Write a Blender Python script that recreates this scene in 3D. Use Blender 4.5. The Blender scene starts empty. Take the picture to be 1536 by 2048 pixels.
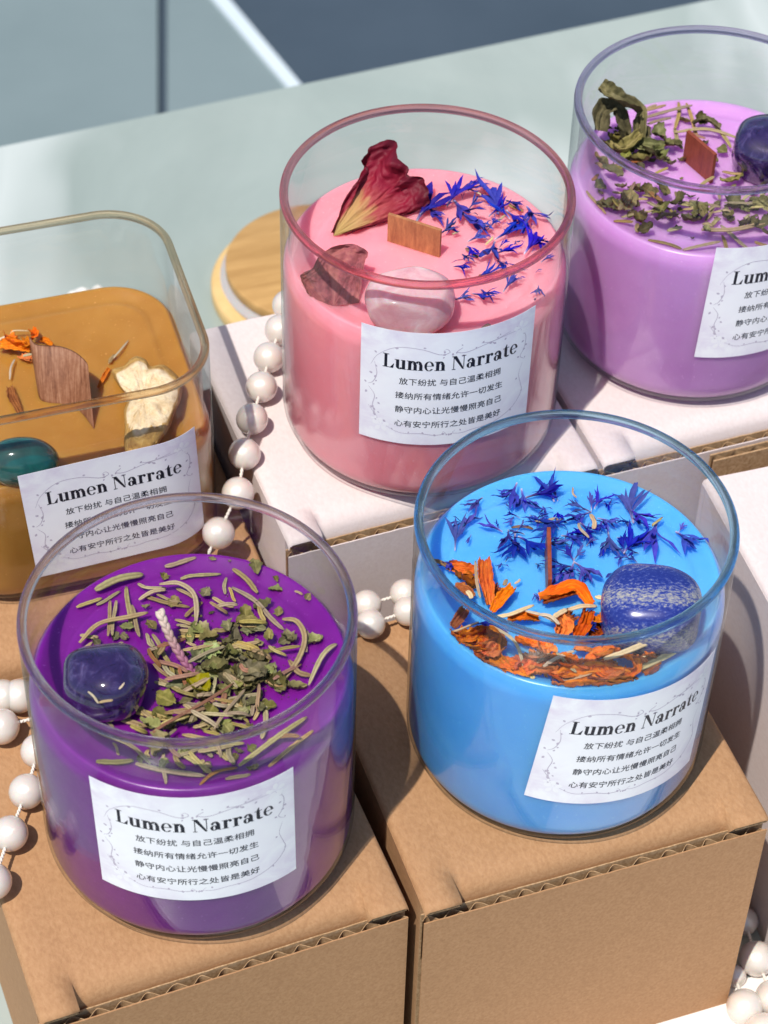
import bpy, math, random
from mathutils import Vector, Matrix, noise
SC = bpy.context.scene
COL = SC.collection
R = math.radians
random.seed(7)

# ------------------------------------------------------------------ camera
CAM_Z, PITCH, ROLL, FPX = 0.64336, R(45.4952), R(1.5648), 4531.1
fwd = Vector((0, math.cos(PITCH), -math.sin(PITCH)))
rt0 = Vector((1, 0, 0)); up0 = rt0.cross(fwd)
RT = rt0 * math.cos(ROLL) + up0 * math.sin(ROLL)
UP = -rt0 * math.sin(ROLL) + up0 * math.cos(ROLL)
cd = bpy.data.cameras.new('camera')
cam = bpy.data.objects.new('camera', cd); COL.objects.link(cam)
M = Matrix.Identity(4)
for i, v in enumerate((RT, UP, -fwd)):
    for k in range(3):
        M[k][i] = v[k]
M[2][3] = CAM_Z
cam.matrix_world = M
cd.sensor_fit = 'VERTICAL'; cd.sensor_height = 36; cd.lens = FPX / 2048 * 36
cd.clip_start = 0.02; cd.clip_end = 200
cd.dof.use_dof = True; cd.dof.focus_distance = 0.66; cd.dof.aperture_fstop = 24
SC.camera = cam

# ------------------------------------------------------------------ light
SUN_EL, SH = 64.0, Vector((0.52, 0.85)).normalized()      # SH: the way shadows fall
w = bpy.data.worlds.new('World'); SC.world = w; w.use_nodes = True
nt = w.node_tree
bgn = nt.nodes['Background']
sky = nt.nodes.new('ShaderNodeTexSky'); sky.sky_type = 'NISHITA'; sky.sun_disc = False
sky.sun_elevation = R(SUN_EL); sky.sun_rotation = math.atan2(-SH.x, -SH.y) % (2 * math.pi)
nt.links.new(sky.outputs[0], bgn.inputs[0]); bgn.inputs[1].default_value = 0.125
sd = bpy.data.lights.new('sun', 'SUN'); sd.energy = 4.25; sd.angle = R(0.55); sd.color = (1, .95, .88)
so = bpy.data.objects.new('sun', sd); COL.objects.link(so)
ce = math.cos(R(SUN_EL))
so.rotation_euler = Vector((SH.x * ce, SH.y * ce, -math.sin(R(SUN_EL)))).to_track_quat('-Z', 'Y').to_euler()
so.location = (-0.6, -0.9, 2)
SC.view_settings.view_transform = 'Standard'; SC.view_settings.look = 'None'
SC.view_settings.exposure = 0.1; SC.view_settings.gamma = 1; SC.view_settings.use_curve_mapping = False
cy = SC.cycles
cy.max_bounces = 16; cy.transparent_max_bounces = 32; cy.transmission_bounces = 12; cy.glossy_bounces = 6; cy.diffuse_bounces = 5
cy.caustics_reflective = False; cy.caustics_refractive = False; cy.sample_clamp_indirect = 6
cy.use_denoising = True; cy.denoiser = 'OPENIMAGEDENOISE'

# ------------------------------------------------------------------ helpers
def at(px, py, z):
    """the point at height z that the photograph shows at (px, py)"""
    d = fwd + RT * ((px - 768) / FPX) - UP * ((py - 1024) / FPX)
    t = (z - CAM_Z) / d.z
    return Vector((0, 0, CAM_Z)) + d * t

def mesh(name, vs, fs, mats=None, uv=None, smooth=True, mi=None):
    me = bpy.data.meshes.new(name)
    me.from_pydata([tuple(v) for v in vs], [], fs)
    if uv is not None:
        L = me.uv_layers.new(name='UVMap')
        for lp in me.loops:
            L.data[lp.index].uv = uv[lp.vertex_index]
    if smooth:
        me.polygons.foreach_set('use_smooth', [True] * len(me.polygons))
    if mats is not None:
        for m in (mats if isinstance(mats, (list, tuple)) else [mats]):
            me.materials.append(m)
    if mi is not None:
        me.polygons.foreach_set('material_index', mi)
    me.update()
    return me

def obj(name, me, parent=None, loc=None, rz=None):
    o = bpy.data.objects.new(name, me); COL.objects.link(o)
    if parent is not None: o.parent = parent
    if loc is not None: o.location = loc
    if rz is not None: o.rotation_euler.z = rz
    return o

def tag(o, label, cat, group=None, kind=None):
    o['label'] = label; o['category'] = cat
    if group: o['group'] = group
    if kind: o['kind'] = kind
    return o

def thing(name, label, cat, loc, rz=0, group=None):
    return tag(obj(name, None, None, loc, rz), label, cat, group)

def structure(name, me, loc=None):
    o = obj(name, me, None, loc); o['kind'] = 'structure'; return o

CUR = None
JR = .045
def world_thing(name, vs, fs, mat, label, cat, group, uv=None, mi=None, smooth=True):
    """a single-mesh thing built from world points, its origin moved to its own foot"""
    if CUR is not None and not CUR.rotation_euler.z:      # nothing pokes through the glass it lies in
        vs = [Vector(v) for v in vs]
        for v in vs:
            d = Vector((v.x - CUR.location.x, v.y - CUR.location.y)); lim = JR - .0030
            if d.length > lim: d *= lim / d.length; v.x = CUR.location.x + d.x; v.y = CUR.location.y + d.y
    c = sum((Vector(v) for v in vs), Vector()) / len(vs)
    c.z = min(v[2] for v in vs)
    o = obj(name, mesh(name, [Vector(v) - c for v in vs], fs, mat, uv, smooth, mi), None, c)
    return tag(o, label, cat, group)

class MB:
    def __init__(s): s.v = []; s.f = []; s.uv = []; s.m = []
    def add(s, vs, fs, uv=None, m=0):
        b = len(s.v); s.v += [Vector(v) for v in vs]
        s.f += [tuple(b + i for i in f) for f in fs]
        s.uv += list(uv) if uv else [(0, 0)] * len(vs); s.m += [m] * len(fs); return b
    def box(s, x0, y0, z0, x1, y1, z1, m=0):
        s.add([(x, y, z) for z in (z0, z1) for y in (y0, y1) for x in (x0, x1)],
              [(0, 2, 3, 1), (4, 5, 7, 6), (0, 1, 5, 4), (1, 3, 7, 5), (3, 2, 6, 7), (2, 0, 4, 6)], None, m)
    def tube(s, pts, rad, n=8, m=0, flat=None, closed_ends=True):
        pts = [Vector(p) for p in pts]; k = len(pts); vs = []; uv = []
        side = None
        for i, p in enumerate(pts):
            t = (pts[min(i + 1, k - 1)] - pts[max(i - 1, 0)]).normalized()
            if side is None:
                side = t.cross(Vector((0, 0, 1)))
                if side.length < 1e-6: side = Vector((1, 0, 0))
            side = (side - t * side.dot(t)).normalized(); nrm = side.cross(t)
            r = rad[i] if isinstance(rad, (list, tuple)) else rad
            for j in range(n):
                a = 2 * math.pi * j / n
                g = flat(a) if flat else (1, 1)
                vs.append(p + side * (math.cos(a) * r * g[0]) + nrm * (math.sin(a) * r * g[1]))
                uv.append((i / (k - 1), j / n))
        fs = [(i * n + j, i * n + (j + 1) % n, (i + 1) * n + (j + 1) % n, (i + 1) * n + j) for i in range(k - 1) for j in range(n)]
        if closed_ends: fs += [tuple(range(n))[::-1], tuple((k - 1) * n + j for j in range(n))]
        s.add(vs, fs, uv, m)
    def mesh(s, name, mats, smooth=True): return mesh(name, s.v, s.f, mats, s.uv, smooth, s.m)

def catmull(P, n):
    P = [Vector(p) for p in P]
    if len(P) == 2: return [P[0].lerp(P[1], i / (n - 1)) for i in range(n)]
    Q = [P[0] * 2 - P[1]] + P + [P[-1] * 2 - P[-2]]
    out = []
    for i in range(n):
        u = i / (n - 1) * (len(P) - 1); k = min(int(u), len(P) - 2); t = u - k
        a, b, c, d = Q[k:k + 4]
        out.append(0.5 * ((2 * b) + (c - a) * t + (2 * a - 5 * b + 4 * c - d) * t * t + (3 * b - a - 3 * c + d) * t ** 3))
    return out

# ------------------------------------------------------------------ materials
class NT:
    def __init__(s, name):
        s.mat = bpy.data.materials.new(name); s.mat.use_nodes = True
        s.t = s.mat.node_tree; s.N = s.t.nodes; s.b = s.N['Principled BSDF']; s.out = s.N['Material Output']
    def n(s, typ, **kw):
        x = s.N.new('ShaderNode' + typ)
        for k, v in kw.items():
            if k.startswith('i_'): x.inputs[k[2:].replace('_', ' ')].default_value = v
            else: setattr(x, k, v)
        return x
    def l(s, a, b): s.t.links.new(a, b)
    def noise(s, scale, vec=None, detail=4, rough=.55, dist=0):
        x = s.n('TexNoise'); x.inputs['Scale'].default_value = scale; x.inputs['Detail'].default_value = detail
        x.inputs['Roughness'].default_value = rough; x.inputs['Distortion'].default_value = dist
        if vec is not None: s.l(vec, x.inputs['Vector'])
        return x.outputs[0]
    def coord(s, out='Object', scale=None, rot=None):
        c = s.n('TexCoord').outputs[out]
        if scale or rot:
            m = s.n('Mapping')
            if scale: m.inputs['Scale'].default_value = scale
            if rot: m.inputs['Rotation'].default_value = rot
            s.l(c, m.inputs['Vector']); c = m.outputs[0]
        return c
    def ramp(s, fac, stops, interp='LINEAR'):
        r = s.n('ValToRGB'); r.color_ramp.interpolation = interp; e = r.color_ramp.elements
        while len(e) < len(stops): e.new(.5)
        for q, (p, c) in zip(e, stops):
            q.position = p; q.color = (*c, 1) if len(c) == 3 else c
        s.l(fac, r.inputs[0]); return r.outputs[0]
    def mix(s, fac, a, b, blend='MIX'):
        x = s.n('Mix', data_type='RGBA', blend_type=blend)
        for sock, v in ((x.inputs[0], fac), (x.inputs[6], a), (x.inputs[7], b)):
            if isinstance(v, (int, float)): sock.default_value = v
            elif isinstance(v, tuple): sock.default_value = (*v, 1)
            else: s.l(v, sock)
        return x.outputs[2]
    def math(s, op, a, b=None):
        x = s.n('Math', operation=op)
        for sock, v in zip(x.inputs, (a, b)):
            if v is None: continue
            if isinstance(v, (int, float)): sock.default_value = v
            else: s.l(v, sock)
        return x.outputs[0]
    def bump(s, h, strength=.3, dist=.0005):
        x = s.n('Bump'); x.inputs['Strength'].default_value = strength; x.inputs['Distance'].default_value = dist
        s.l(h, x.inputs['Height']); s.l(x.outputs[0], s.b.inputs['Normal'])
    def base(s, c):
        if isinstance(c, tuple): s.b.inputs['Base Color'].default_value = (*c, 1)
        else: s.l(c, s.b.inputs['Base Color'])
    def set(s, **kw):
        for k, v in kw.items(): s.b.inputs[k.replace('_', ' ')].default_value = v
        return s
    def vary(s, col, hue=.02, val=.35, sat=.2):
        """each object its own slightly different tint"""
        oi = s.n('ObjectInfo').outputs['Random']
        h = s.n('HueSaturation'); s.l(col, h.inputs['Color'])
        s.l(s.math('ADD', s.math('MULTIPLY', oi, hue * 2), .5 - hue), h.inputs['Hue'])
        r2 = s.math('FRACT', s.math('MULTIPLY', oi, 17.31)); r3 = s.math('FRACT', s.math('MULTIPLY', oi, 7.77))
        s.l(s.math('ADD', s.math('MULTIPLY', r2, val * 2), 1 - val), h.inputs['Value'])
        s.l(s.math('ADD', s.math('MULTIPLY', r3, sat * 2), 1 - sat), h.inputs['Saturation'])
        return h.outputs[0]

def card_mat(name, lo, mid, hi, spec=.25):
    m = NT(name); c = m.coord(rot=(.3, .2, .5))
    f1 = m.noise(900, m.coord(scale=(1, .55, 1), rot=(.3, .2, .5)), 4, .62, .25); f2 = m.noise(130, c, 5, .65, .3); f3 = m.noise(2600, c, 3, .6)
    col = m.ramp(f1, [(.32, lo), (.5, mid), (.68, hi)])
    col = m.mix(m.math('MULTIPLY', m.ramp(f2, [(.35, (0, 0, 0)), (.7, (1, 1, 1))]), .35), col, lo)
    m.base(col); m.set(Roughness=.78, Specular_IOR_Level=spec)
    sx = m.n('SeparateXYZ'); m.l(m.coord(), sx.inputs[0])
    fl_ = m.math('SINE', m.math('ADD', m.math('MULTIPLY', sx.outputs[0], 849.0), m.math('MULTIPLY', f2, 2.0)))
    m.bump(m.math('ADD', m.math('ADD', f1, m.math('MULTIPLY', f3, .5)), m.math('MULTIPLY', fl_, .10)), .18, .0004)
    return m.mat
KRAFT = card_mat('kraft_board', (.355, .19, .09), (.41, .225, .108), (.455, .26, .13))
KRAFT_IN = card_mat('kraft_edge', (.30, .18, .09), (.42, .27, .145), (.52, .36, .21), .1)
WHITE = card_mat('white_board', (.64, .55, .525), (.675, .59, .565), (.705, .625, .60), .35)

def wax_mat(name, deep, pale, sss=.8, rough=.3):
    m = NT(name); c = m.coord()
    f = m.noise(35, c, 3, .6); g = m.noise(900, c, 3, .6)
    col = m.mix(m.ramp(f, [(.35, (0, 0, 0)), (.7, (1, 1, 1))]), deep, pale)
    fr = m.noise(14, c, 5, .7, .5)
    col = m.mix(m.math('MULTIPLY', m.ramp(fr, [(.45, (0, 0, 0)), (.72, (1, 1, 1))]), .22), col, tuple(min(1, x * 1.25 + .05) for x in pale))
    specks = m.ramp(m.noise(1100, c, 2, .5), [(.68, (0, 0, 0)), (.76, (.45, .45, .45))])
    m.base(m.mix(specks, col, tuple(min(1, x * 1.5 + .1) for x in pale)))
    m.set(Roughness=rough, Specular_IOR_Level=.45, Subsurface_Weight=sss, Subsurface_Scale=.011)
    m.b.inputs['Subsurface Radius'].default_value = tuple(.35 + .65 * min(1, x / max(pale)) for x in pale)
    m.bump(m.math('ADD', f, m.math('MULTIPLY', g, .06)), .4, .0014)
    return m.mat
WAX = dict(purple=wax_mat('purple_wax', (.145, .004, .205), (.19, .010, .26)),
           blue=wax_mat('blue_wax', (.07, .36, .84), (.11, .42, .88)),
           pink=wax_mat('pink_wax', (.93, .26, .31), (.95, .34, .39)),
           lilac=wax_mat('lilac_wax', (.56, .26, .59), (.64, .33, .67)),
           amber=wax_mat('amber_wax', (.36, .155, .021), (.45, .215, .038)))

def thin_glass():
    m = NT('clear_glass')
    lw = m.n('LayerWeight'); lw.inputs['Blend'].default_value = .5
    f = lw.outputs['Facing']
    tint = m.mix(m.math('POWER', f, 6.0), (.98, .984, .984), (.45, .47, .49))
    tr = m.n('BsdfTransparent'); m.l(tint, tr.inputs[0])
    gl = m.n('BsdfGlossy'); gl.inputs['Roughness'].default_value = .015; gl.inputs[0].default_value = (1, 1, 1, 1)
    fac = m.math('ADD', m.math('MULTIPLY', m.math('POWER', f, 5.0), .50), .030)
    mx = m.n('MixShader'); m.l(fac, mx.inputs[0]); m.l(tr.outputs[0], mx.inputs[1]); m.l(gl.outputs[0], mx.inputs[2])
    m.l(mx.outputs[0], m.out.inputs['Surface']); return m.mat
GLASS = thin_glass()

def rim_glass(name, tint):  # tint paints in the wax colour that a clear rim reflects inside
    m = NT(name); g = m.n('BsdfGlass'); g.inputs['IOR'].default_value = 1.46; g.inputs['Roughness'].default_value = .0
    g.inputs[0].default_value = (*tint, 1)
    t = m.n('BsdfTransparent'); t.inputs[0].default_value = (*tint, 1)
    mx = m.n('MixShader'); mx.inputs[0].default_value = .62
    m.l(t.outputs[0], mx.inputs[1]); m.l(g.outputs[0], mx.inputs[2])
    m.l(mx.outputs[0], m.out.inputs['Surface']); return m.mat

def label_mat():
    m = NT('label_paper'); uv = m.coord('UV'); s = m.n('SeparateXYZ'); m.l(uv, s.inputs[0])
    nz = m.noise(4.5, m.coord('UV'), 5, .6, .4)
    d = m.math('ADD', m.math('ABSOLUTE', m.math('SUBTRACT', s.outputs[0], .5)), m.math('ABSOLUTE', m.math('SUBTRACT', s.outputs[1], .5)))
    k = m.math('MULTIPLY', m.ramp(nz, [(.38, (0, 0, 0)), (.68, (1, 1, 1))]), m.ramp(d, [(.42, (.12, .12, .12)), (.85, (1, 1, 1))]))
    col = m.mix(k, (.89, .90, .92), m.mix(m.noise(2.2, m.coord('UV'), 2), (.60, .57, .78), (.78, .65, .72)))
    m.base(col); m.set(Roughness=.5, Specular_IOR_Level=.3)
    m.bump(m.noise(300, m.coord('UV'), 2), .05, .0001); return m.mat
LABEL = label_mat()
def plain(name, col, rough=.6, spec=.3, **kw):
    m = NT(name); m.base(col); m.set(Roughness=rough, Specular_IOR_Level=spec, **kw); return m.mat
INK = plain('label_ink', (.012, .014, .025), .5)
VINE = plain('vine_ink', (.52, .47, .56), .6)
FLOWER = plain('white_flower_ink', (.88, .88, .90), .6)

def needle_mat(name, edge, groove, brown, amt):
    m = NT(name); uv = m.coord('UV'); s = m.n('SeparateXYZ'); m.l(uv, s.inputs[0])
    g = m.ramp(s.outputs[1], [(.12, edge), (.21, groove), (.25, groove), (.30, edge)])
    f = m.noise(700, m.coord(), 4, .7)
    col = m.mix(m.ramp(f, [(.45, (0, 0, 0)), (.75, (amt, amt, amt))]), g, brown)
    m.base(m.vary(col, .025, .3, .25)); m.set(Roughness=.75, Specular_IOR_Level=.2)
    m.bump(f, .5, .0003); return m.mat
NEEDLE = needle_mat('dried_rosemary', (.37, .285, .14), (.235, .175, .08), (.20, .135, .07), .85)
NEEDLE_B = needle_mat('brown_stem', (.30, .165, .08), (.20, .11, .06), (.15, .08, .05), .8)
STRAW = needle_mat('pale_straw', (.60, .47, .27), (.46, .36, .20), (.38, .27, .14), .7)

def leaf_mat(name, a, b, c):
    m = NT(name); f = m.noise(350, m.coord(), 5, .65); uv = m.coord('UV'); s = m.n('SeparateXYZ'); m.l(uv, s.inputs[0])
    col = m.ramp(f, [(.3, a), (.52, b), (.72, c)])
    vein = m.ramp(m.math('ABSOLUTE', m.math('SUBTRACT', s.outputs[1], .5)), [(.03, (.6, .6, .6)), (.08, (0, 0, 0))])
    m.base(m.vary(m.mix(vein, col, c), .015, .35, .2)); m.set(Roughness=.8, Specular_IOR_Level=.15)
    m.bump(f, .6, .0004); return m.mat
HERB = leaf_mat('dried_herb', (.085, .075, .03), (.165, .145, .055), (.28, .235, .11))
HERB_G = leaf_mat('green_herb', (.10, .105, .035), (.18, .18, .065), (.29, .28, .13))
HERB_D = leaf_mat('dark_herb', (.045, .038, .018), (.105, .09, .038), (.19, .16, .075))

def cornflower_mat():
    m = NT('cornflower_petal'); uv = m.coord('UV'); s = m.n('SeparateXYZ'); m.l(uv, s.inputs[0])
    f = m.noise(500, m.coord(), 4, .6)
    c = m.ramp(s.outputs[0], [(.0, (.55, .50, .55)), (.14, (.22, .18, .38)), (.30, (.024, .024, .25)), (1, (.011, .018, .29))])
    c = m.mix(m.ramp(f, [(.45, (0, 0, 0)), (.75, (.7, .7, .7))]), c, (.045, .05, .40))
    m.base(m.vary(c, .012, .35, .15)); m.set(Roughness=.7, Specular_IOR_Level=.2); m.bump(f, .4, .0002); return m.mat
CORN = cornflower_mat()

def marigold_mat(name, lo, mid, hi):
    m = NT(name); uv = m.coord('UV', scale=(3.2, 22, 1)); f = m.noise(1, uv, 5, .65, .6); g = m.noise(250, m.coord(), 3)
    c = m.ramp(m.math('ADD', m.math('MULTIPLY', f, .65), m.math('MULTIPLY', g, .35)), [(.34, lo), (.47, mid), (.66, hi)])
    m.base(m.vary(c, .012, .22, .08)); m.set(Roughness=.65, Specular_IOR_Level=.25, Subsurface_Weight=.0)
    m.bump(f, .7, .0006); return m.mat
MARI = marigold_mat('marigold_petal', (.33, .035, .004), (.70, .135, .005), (.86, .27, .012))
MARI_D = marigold_mat('dark_marigold_petal', (.14, .025, .008), (.30, .065, .012), (.52, .16, .03))

def rose_mat():
    m = NT('rose_petal'); uv = m.coord('UV'); s = m.n('SeparateXYZ'); m.l(uv, s.inputs[0])
    f = m.noise(2.6, m.coord('UV', scale=(1, 3.2, 1)), 6, .65, .5)
    u = m.math('ADD', s.outputs[0], m.math('MULTIPLY', m.math('SUBTRACT', f, .5), .55))
    c = m.ramp(u, [(.0, (.46, .32, .11)), (.26, (.46, .25, .10)), (.40, (.33, .045, .05)), (.60, (.23, .006, .026)), (1, (.085, .002, .011))])
    m.base(c); m.set(Roughness=.6, Specular_IOR_Level=.3); m.bump(m.math('ADD', f, m.math('MULTIPLY', m.noise(260, m.coord(), 4), .5)), .6, .0008); return m.mat
ROSE = rose_mat()
ROSE_B = leaf_mat('brown_rose_petal', (.15, .025, .025), (.34, .045, .042), (.46, .13, .08))

def wood_mat(name, a, b, scale=(1, 1, 1), rough=.6, ns=90):
    m = NT(name); c = m.coord('Object', scale=scale); f = m.noise(ns, c, 5, .6, .4); g = m.noise(ns * 6, c, 3)
    m.base(m.ramp(m.math('ADD', m.math('MULTIPLY', f, .75), m.math('MULTIPLY', g, .25)), [(.33, a), (.66, b)]))
    m.set(Roughness=rough, Specular_IOR_Level=.3); m.bump(f, .4, .0004); return m.mat
WICK = wood_mat('cherry_wick_wood', (.27, .10, .045), (.50, .22, .09), (3, 3, .7), ns=180)
WICK_R = wood_mat('red_wick_wood', (.17, .035, .02), (.30, .07, .035), (3, 3, .6), .45, ns=180)
def veneer_mat():
    m = NT('walnut_veneer'); f = m.noise(1, m.coord('UV', scale=(26, 1.6, 1)), 5, .65, .5); g = m.noise(900, m.coord(), 3)
    m.base(m.ramp(m.math('ADD', m.math('MULTIPLY', f, .8), m.math('MULTIPLY', g, .2)), [(.33, (.13, .045, .02)), (.5, (.24, .10, .05)), (.68, (.36, .19, .11))])); m.set(Roughness=.6, Specular_IOR_Level=.3); m.bump(f, .4, .0004); return m.mat
VENEER = veneer_mat()
BAMBOO = wood_mat('bamboo', (.36, .20, .065), (.52, .31, .115), (.5, 6, 6), .42, ns=34)
BAMBOO_R = wood_mat('bamboo_rim', (.58, .38, .15), (.68, .47, .21), (1, 1, .3), .5, ns=60)

def stone_mat(kind):
    m = NT(kind); c = m.coord()
    if kind == 'lapis':
        cc = m.coord(rot=(0, R(6), R(4)), scale=(1, 1, 1))
        s = m.n('SeparateXYZ'); m.l(cc, s.inputs[0])
        wob = m.math('MULTIPLY', m.math('SUBTRACT', m.noise(120, c, 4), .5), .004)
        band = m.math('SINE', m.math('ADD', m.math('MULTIPLY', m.math('ADD', m.math('ADD', s.outputs[1], m.math('MULTIPLY', s.outputs[2], .9)), wob), 420), 2.0))
        st = m.noise(1250, m.coord(scale=(.62, 1.15, 1.15)), 5, .75)
        k = m.math('ADD', m.math('MULTIPLY', band, .085), st)
        m.base(m.ramp(k, [(.42, (.014, .026, .19)), (.52, (.035, .06, .28)), (.58, (.18, .19, .28)), (.70, (.40, .38, .31))]))
        m.set(Roughness=.2, Specular_IOR_Level=.5)
    elif kind == 'amethyst':
        f = m.noise(170, c, 6, .7, 1.2)
        m.base(m.ramp(f, [(.32, (.011, .005, .034)), (.54, (.025, .012, .070)), (.74, (.10, .075, .19))]))
        m.set(Roughness=.08, Specular_IOR_Level=.6, Coat_Weight=.6, Coat_Roughness=.05, Subsurface_Weight=.1, Subsurface_Scale=.003)
    elif kind == 'rose_quartz':
        f = m.noise(110, c, 5, .65, .9)
        m.base(m.ramp(f, [(.32, (.76, .36, .39)), (.56, (.85, .52, .54)), (.74, (.95, .80, .80))]))
        m.set(Roughness=.1, Specular_IOR_Level=.55, Subsurface_Weight=.75, Subsurface_Scale=.01, IOR=1.5, Transmission_Weight=.15)
    else:
        f = m.noise(90, c, 5, .6, 1.2)
        m.base(m.ramp(f, [(.3, (.006, .055, .05)), (.6, (.012, .11, .095)), (.8, (.04, .17, .14))]))
        m.set(Roughness=.12, Specular_IOR_Level=.55, Coat_Weight=.4, Subsurface_Weight=.15, Subsurface_Scale=.003)
    return m.mat
LAPIS, AMETH, QUARTZ, AGATE = [stone_mat(k) for k in ('lapis', 'amethyst', 'rose_quartz', 'green_agate')]

def ginger_mat():
    m = NT('dried_ginger'); c = m.coord(); s = m.n('SeparateXYZ'); m.l(m.n('NewGeometry').outputs['Normal'], s.inputs[0])
    f = m.noise(260, c, 6, .7)
    uv = m.n('SeparateXYZ'); m.l(m.coord('UV'), uv.inputs[0])
    top = m.ramp(f, [(.3, (.62, .43, .22)), (.55, (.78, .62, .40)), (.75, (.84, .72, .52))])
    skin = m.ramp(f, [(.3, (.30, .15, .05)), (.55, (.55, .33, .10)), (.75, (.70, .48, .20))])
    m.base(m.mix(m.ramp(uv.outputs[0], [(.45, (0, 0, 0)), (.6, (1, 1, 1))]), skin, top)); m.set(Roughness=.85, Specular_IOR_Level=.15)
    m.bump(f, .9, .0012); return m.mat
GINGER = ginger_mat()

def pearl_mat():
    m = NT('pearl'); f = m.noise(140, m.coord(), 3, .5)
    lw = m.n('LayerWeight'); lw.inputs['Blend'].default_value = .4
    col = m.mix(lw.outputs['Facing'], m.ramp(f, [(.35, (.66, .605, .525)), (.65, (.74, .69, .615))]), (.60, .49, .44))
    m.base(col); m.set(Roughness=.22, Specular_IOR_Level=.8, Coat_Weight=1, Coat_Roughness=.03, Coat_IOR=1.75, Subsurface_Weight=.3, Subsurface_Scale=.004)
    m.bump(m.noise(420, m.coord(), 3, .6), .25, .0003); return m.mat
PEARL = pearl_mat()
CORD = plain('white_cord', (.74, .68, .60), .8)

def table_mat():
    m = NT('pale_marble'); c = m.coord()
    f = m.noise(3.2, m.coord(scale=(1, 1.6, 1), rot=(0, 0, .5)), 6, .6, .8)
    col = m.ramp(f, [(.30, (.265, .315, .285)), (.5, (.33, .385, .35)), (.72, (.385, .43, .39))])
    v = m.noise(2.4, m.coord(rot=(0, 0, .35), scale=(1, .25, 1)), 4, .55, .9)
    vein = m.ramp(m.math('ABSOLUTE', m.math('SUBTRACT', v, .5)), [(.0, (.8, .8, .8)), (.06, (0, 0, 0))])
    g = m.noise(16, m.coord(rot=(0, 0, .4), scale=(1, .5, 1)), 5, .6, .6)
    col = m.mix(m.math('MULTIPLY', m.ramp(g, [(.4, (0, 0, 0)), (.7, (1, 1, 1))]), .4), col, (.26, .305, .275))
    m.base(m.mix(vein, col, (.56, .60, .57))); m.set(Roughness=.22, Specular_IOR_Level=.5); return m.mat
TABLE = table_mat()
def floor_mat(name, a, b):
    m = NT(name); f = m.noise(2.5, m.coord(), 5, .6); m.base(m.ramp(f, [(.3, a), (.7, b)])); m.set(Roughness=.7); return m.mat
FLOOR = floor_mat('dark_floor', (.030, .050, .072), (.048, .072, .098))
SLAB = floor_mat('grey_slab', (.15, .20, .205), (.19, .245, .25))
EDGE = floor_mat('pale_edging', (.50, .58, .62), (.60, .67, .70))

# ------------------------------------------------------------------ setting
FZ = -.75
def sheet(name, pts, z, mat, th=None):
    n = len(pts)
    if th:
        vs = [(x, y, z) for x, y in pts] + [(x, y, z - th) for x, y in pts]
        fs = [tuple(range(n)), tuple(range(2 * n - 1, n - 1, -1))] + [(i, n + i, n + (i + 1) % n, (i + 1) % n) for i in range(n)]
    else:
        vs = [(x, y, z) for x, y in pts]; fs = [tuple(range(n))]
    return mesh(name, vs, fs, mat, None, False)
structure('floor', sheet('floor', [(-30, -30), (30, -30), (30, 30), (-30, 30)], FZ, FLOOR))
def fl(px, py): q = at(px, py, FZ); return Vector((q.x, q.y))
g0, g1 = fl(316, 0), fl(316, 230); k0, k1 = fl(335, 0), fl(335, 230)
s0, s1 = fl(412, 0), fl(556, 170); e0, e1 = fl(446, 0), fl(588, 170)
def ext(a, b, y): t = (y - a.y) / (b.y - a.y); q = a.lerp(b, t); return (q.x, q.y)
Y0, Y1 = .9, 4.5
structure('pavement', sheet('pavement', [(-4, Y0), ext(g0, g1, Y0), ext(g0, g1, Y1), (-4, Y1)], FZ + .008, SLAB, .008))
def slope(a, b): return (b.x - a.x) / (b.y - a.y)
YX = k0.y + (s0.x + slope(s0, s1) * (k0.y - s0.y) - k0.x) / (slope(k0, k1) - slope(s0, s1))      # where the two edges meet
structure('pavement', sheet('pavement', [ext(k0, k1, Y0), ext(s0, s1, Y0), ext(s0, s1, YX)], FZ + .008, SLAB, .008))
structure('kerb', sheet('kerb', [ext(s0, s1, Y0), ext(e0, e1, Y0), ext(e0, e1, Y1), ext(s0, s1, Y1)], FZ + .012, EDGE, .012))

tb = Vector((math.cos(R(22.3)), math.sin(R(22.3)))); tn = Vector((-tb.y, tb.x))
P0 = Vector((-.0706, .9146))
tab = thing('table', 'pale green marble table top carrying all the candles and boxes', 'table', (0, 0, -.75))
pts = [P0 + tb * 1.0, P0 - tb * .9, P0 - tb * .9 - tn * .85, P0 + tb * 1.0 - tn * .85]
mb = MB(); n = 4
prof = [(0, -.02), (0, -.002), (.0006, -.0006), (.002, 0)]
cen = sum(pts, Vector((0, 0))) / 4
for k, (ins, z) in enumerate(prof):
    for p in pts:
        d = (cen - p).normalized(); q = p + d * ins * 1.5; mb.v.append(Vector((q.x, q.y, z + .75))); mb.uv.append((0, 0))
for k in range(3): mb.f += [(k * 4 + i, k * 4 + (i + 1) % 4, (k + 1) * 4 + (i + 1) % 4, (k + 1) * 4 + i) for i in range(4)]
mb.f += [(12, 13, 14, 15), (3, 2, 1, 0)]; mb.m = [0] * len(mb.f)
obj('table_top', mb.mesh('table_top', TABLE, False), tab)
STEEL = plain('table_steel', (.3, .3, .31), .35, Metallic=1)
for p in pts:
    mb = MB(); q = p.lerp(cen, .12); mb.tube([(q.x, q.y, 0), (q.x, q.y, .729)], .025, 12)
    obj('leg', mb.mesh('leg', STEEL), tab)

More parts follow.
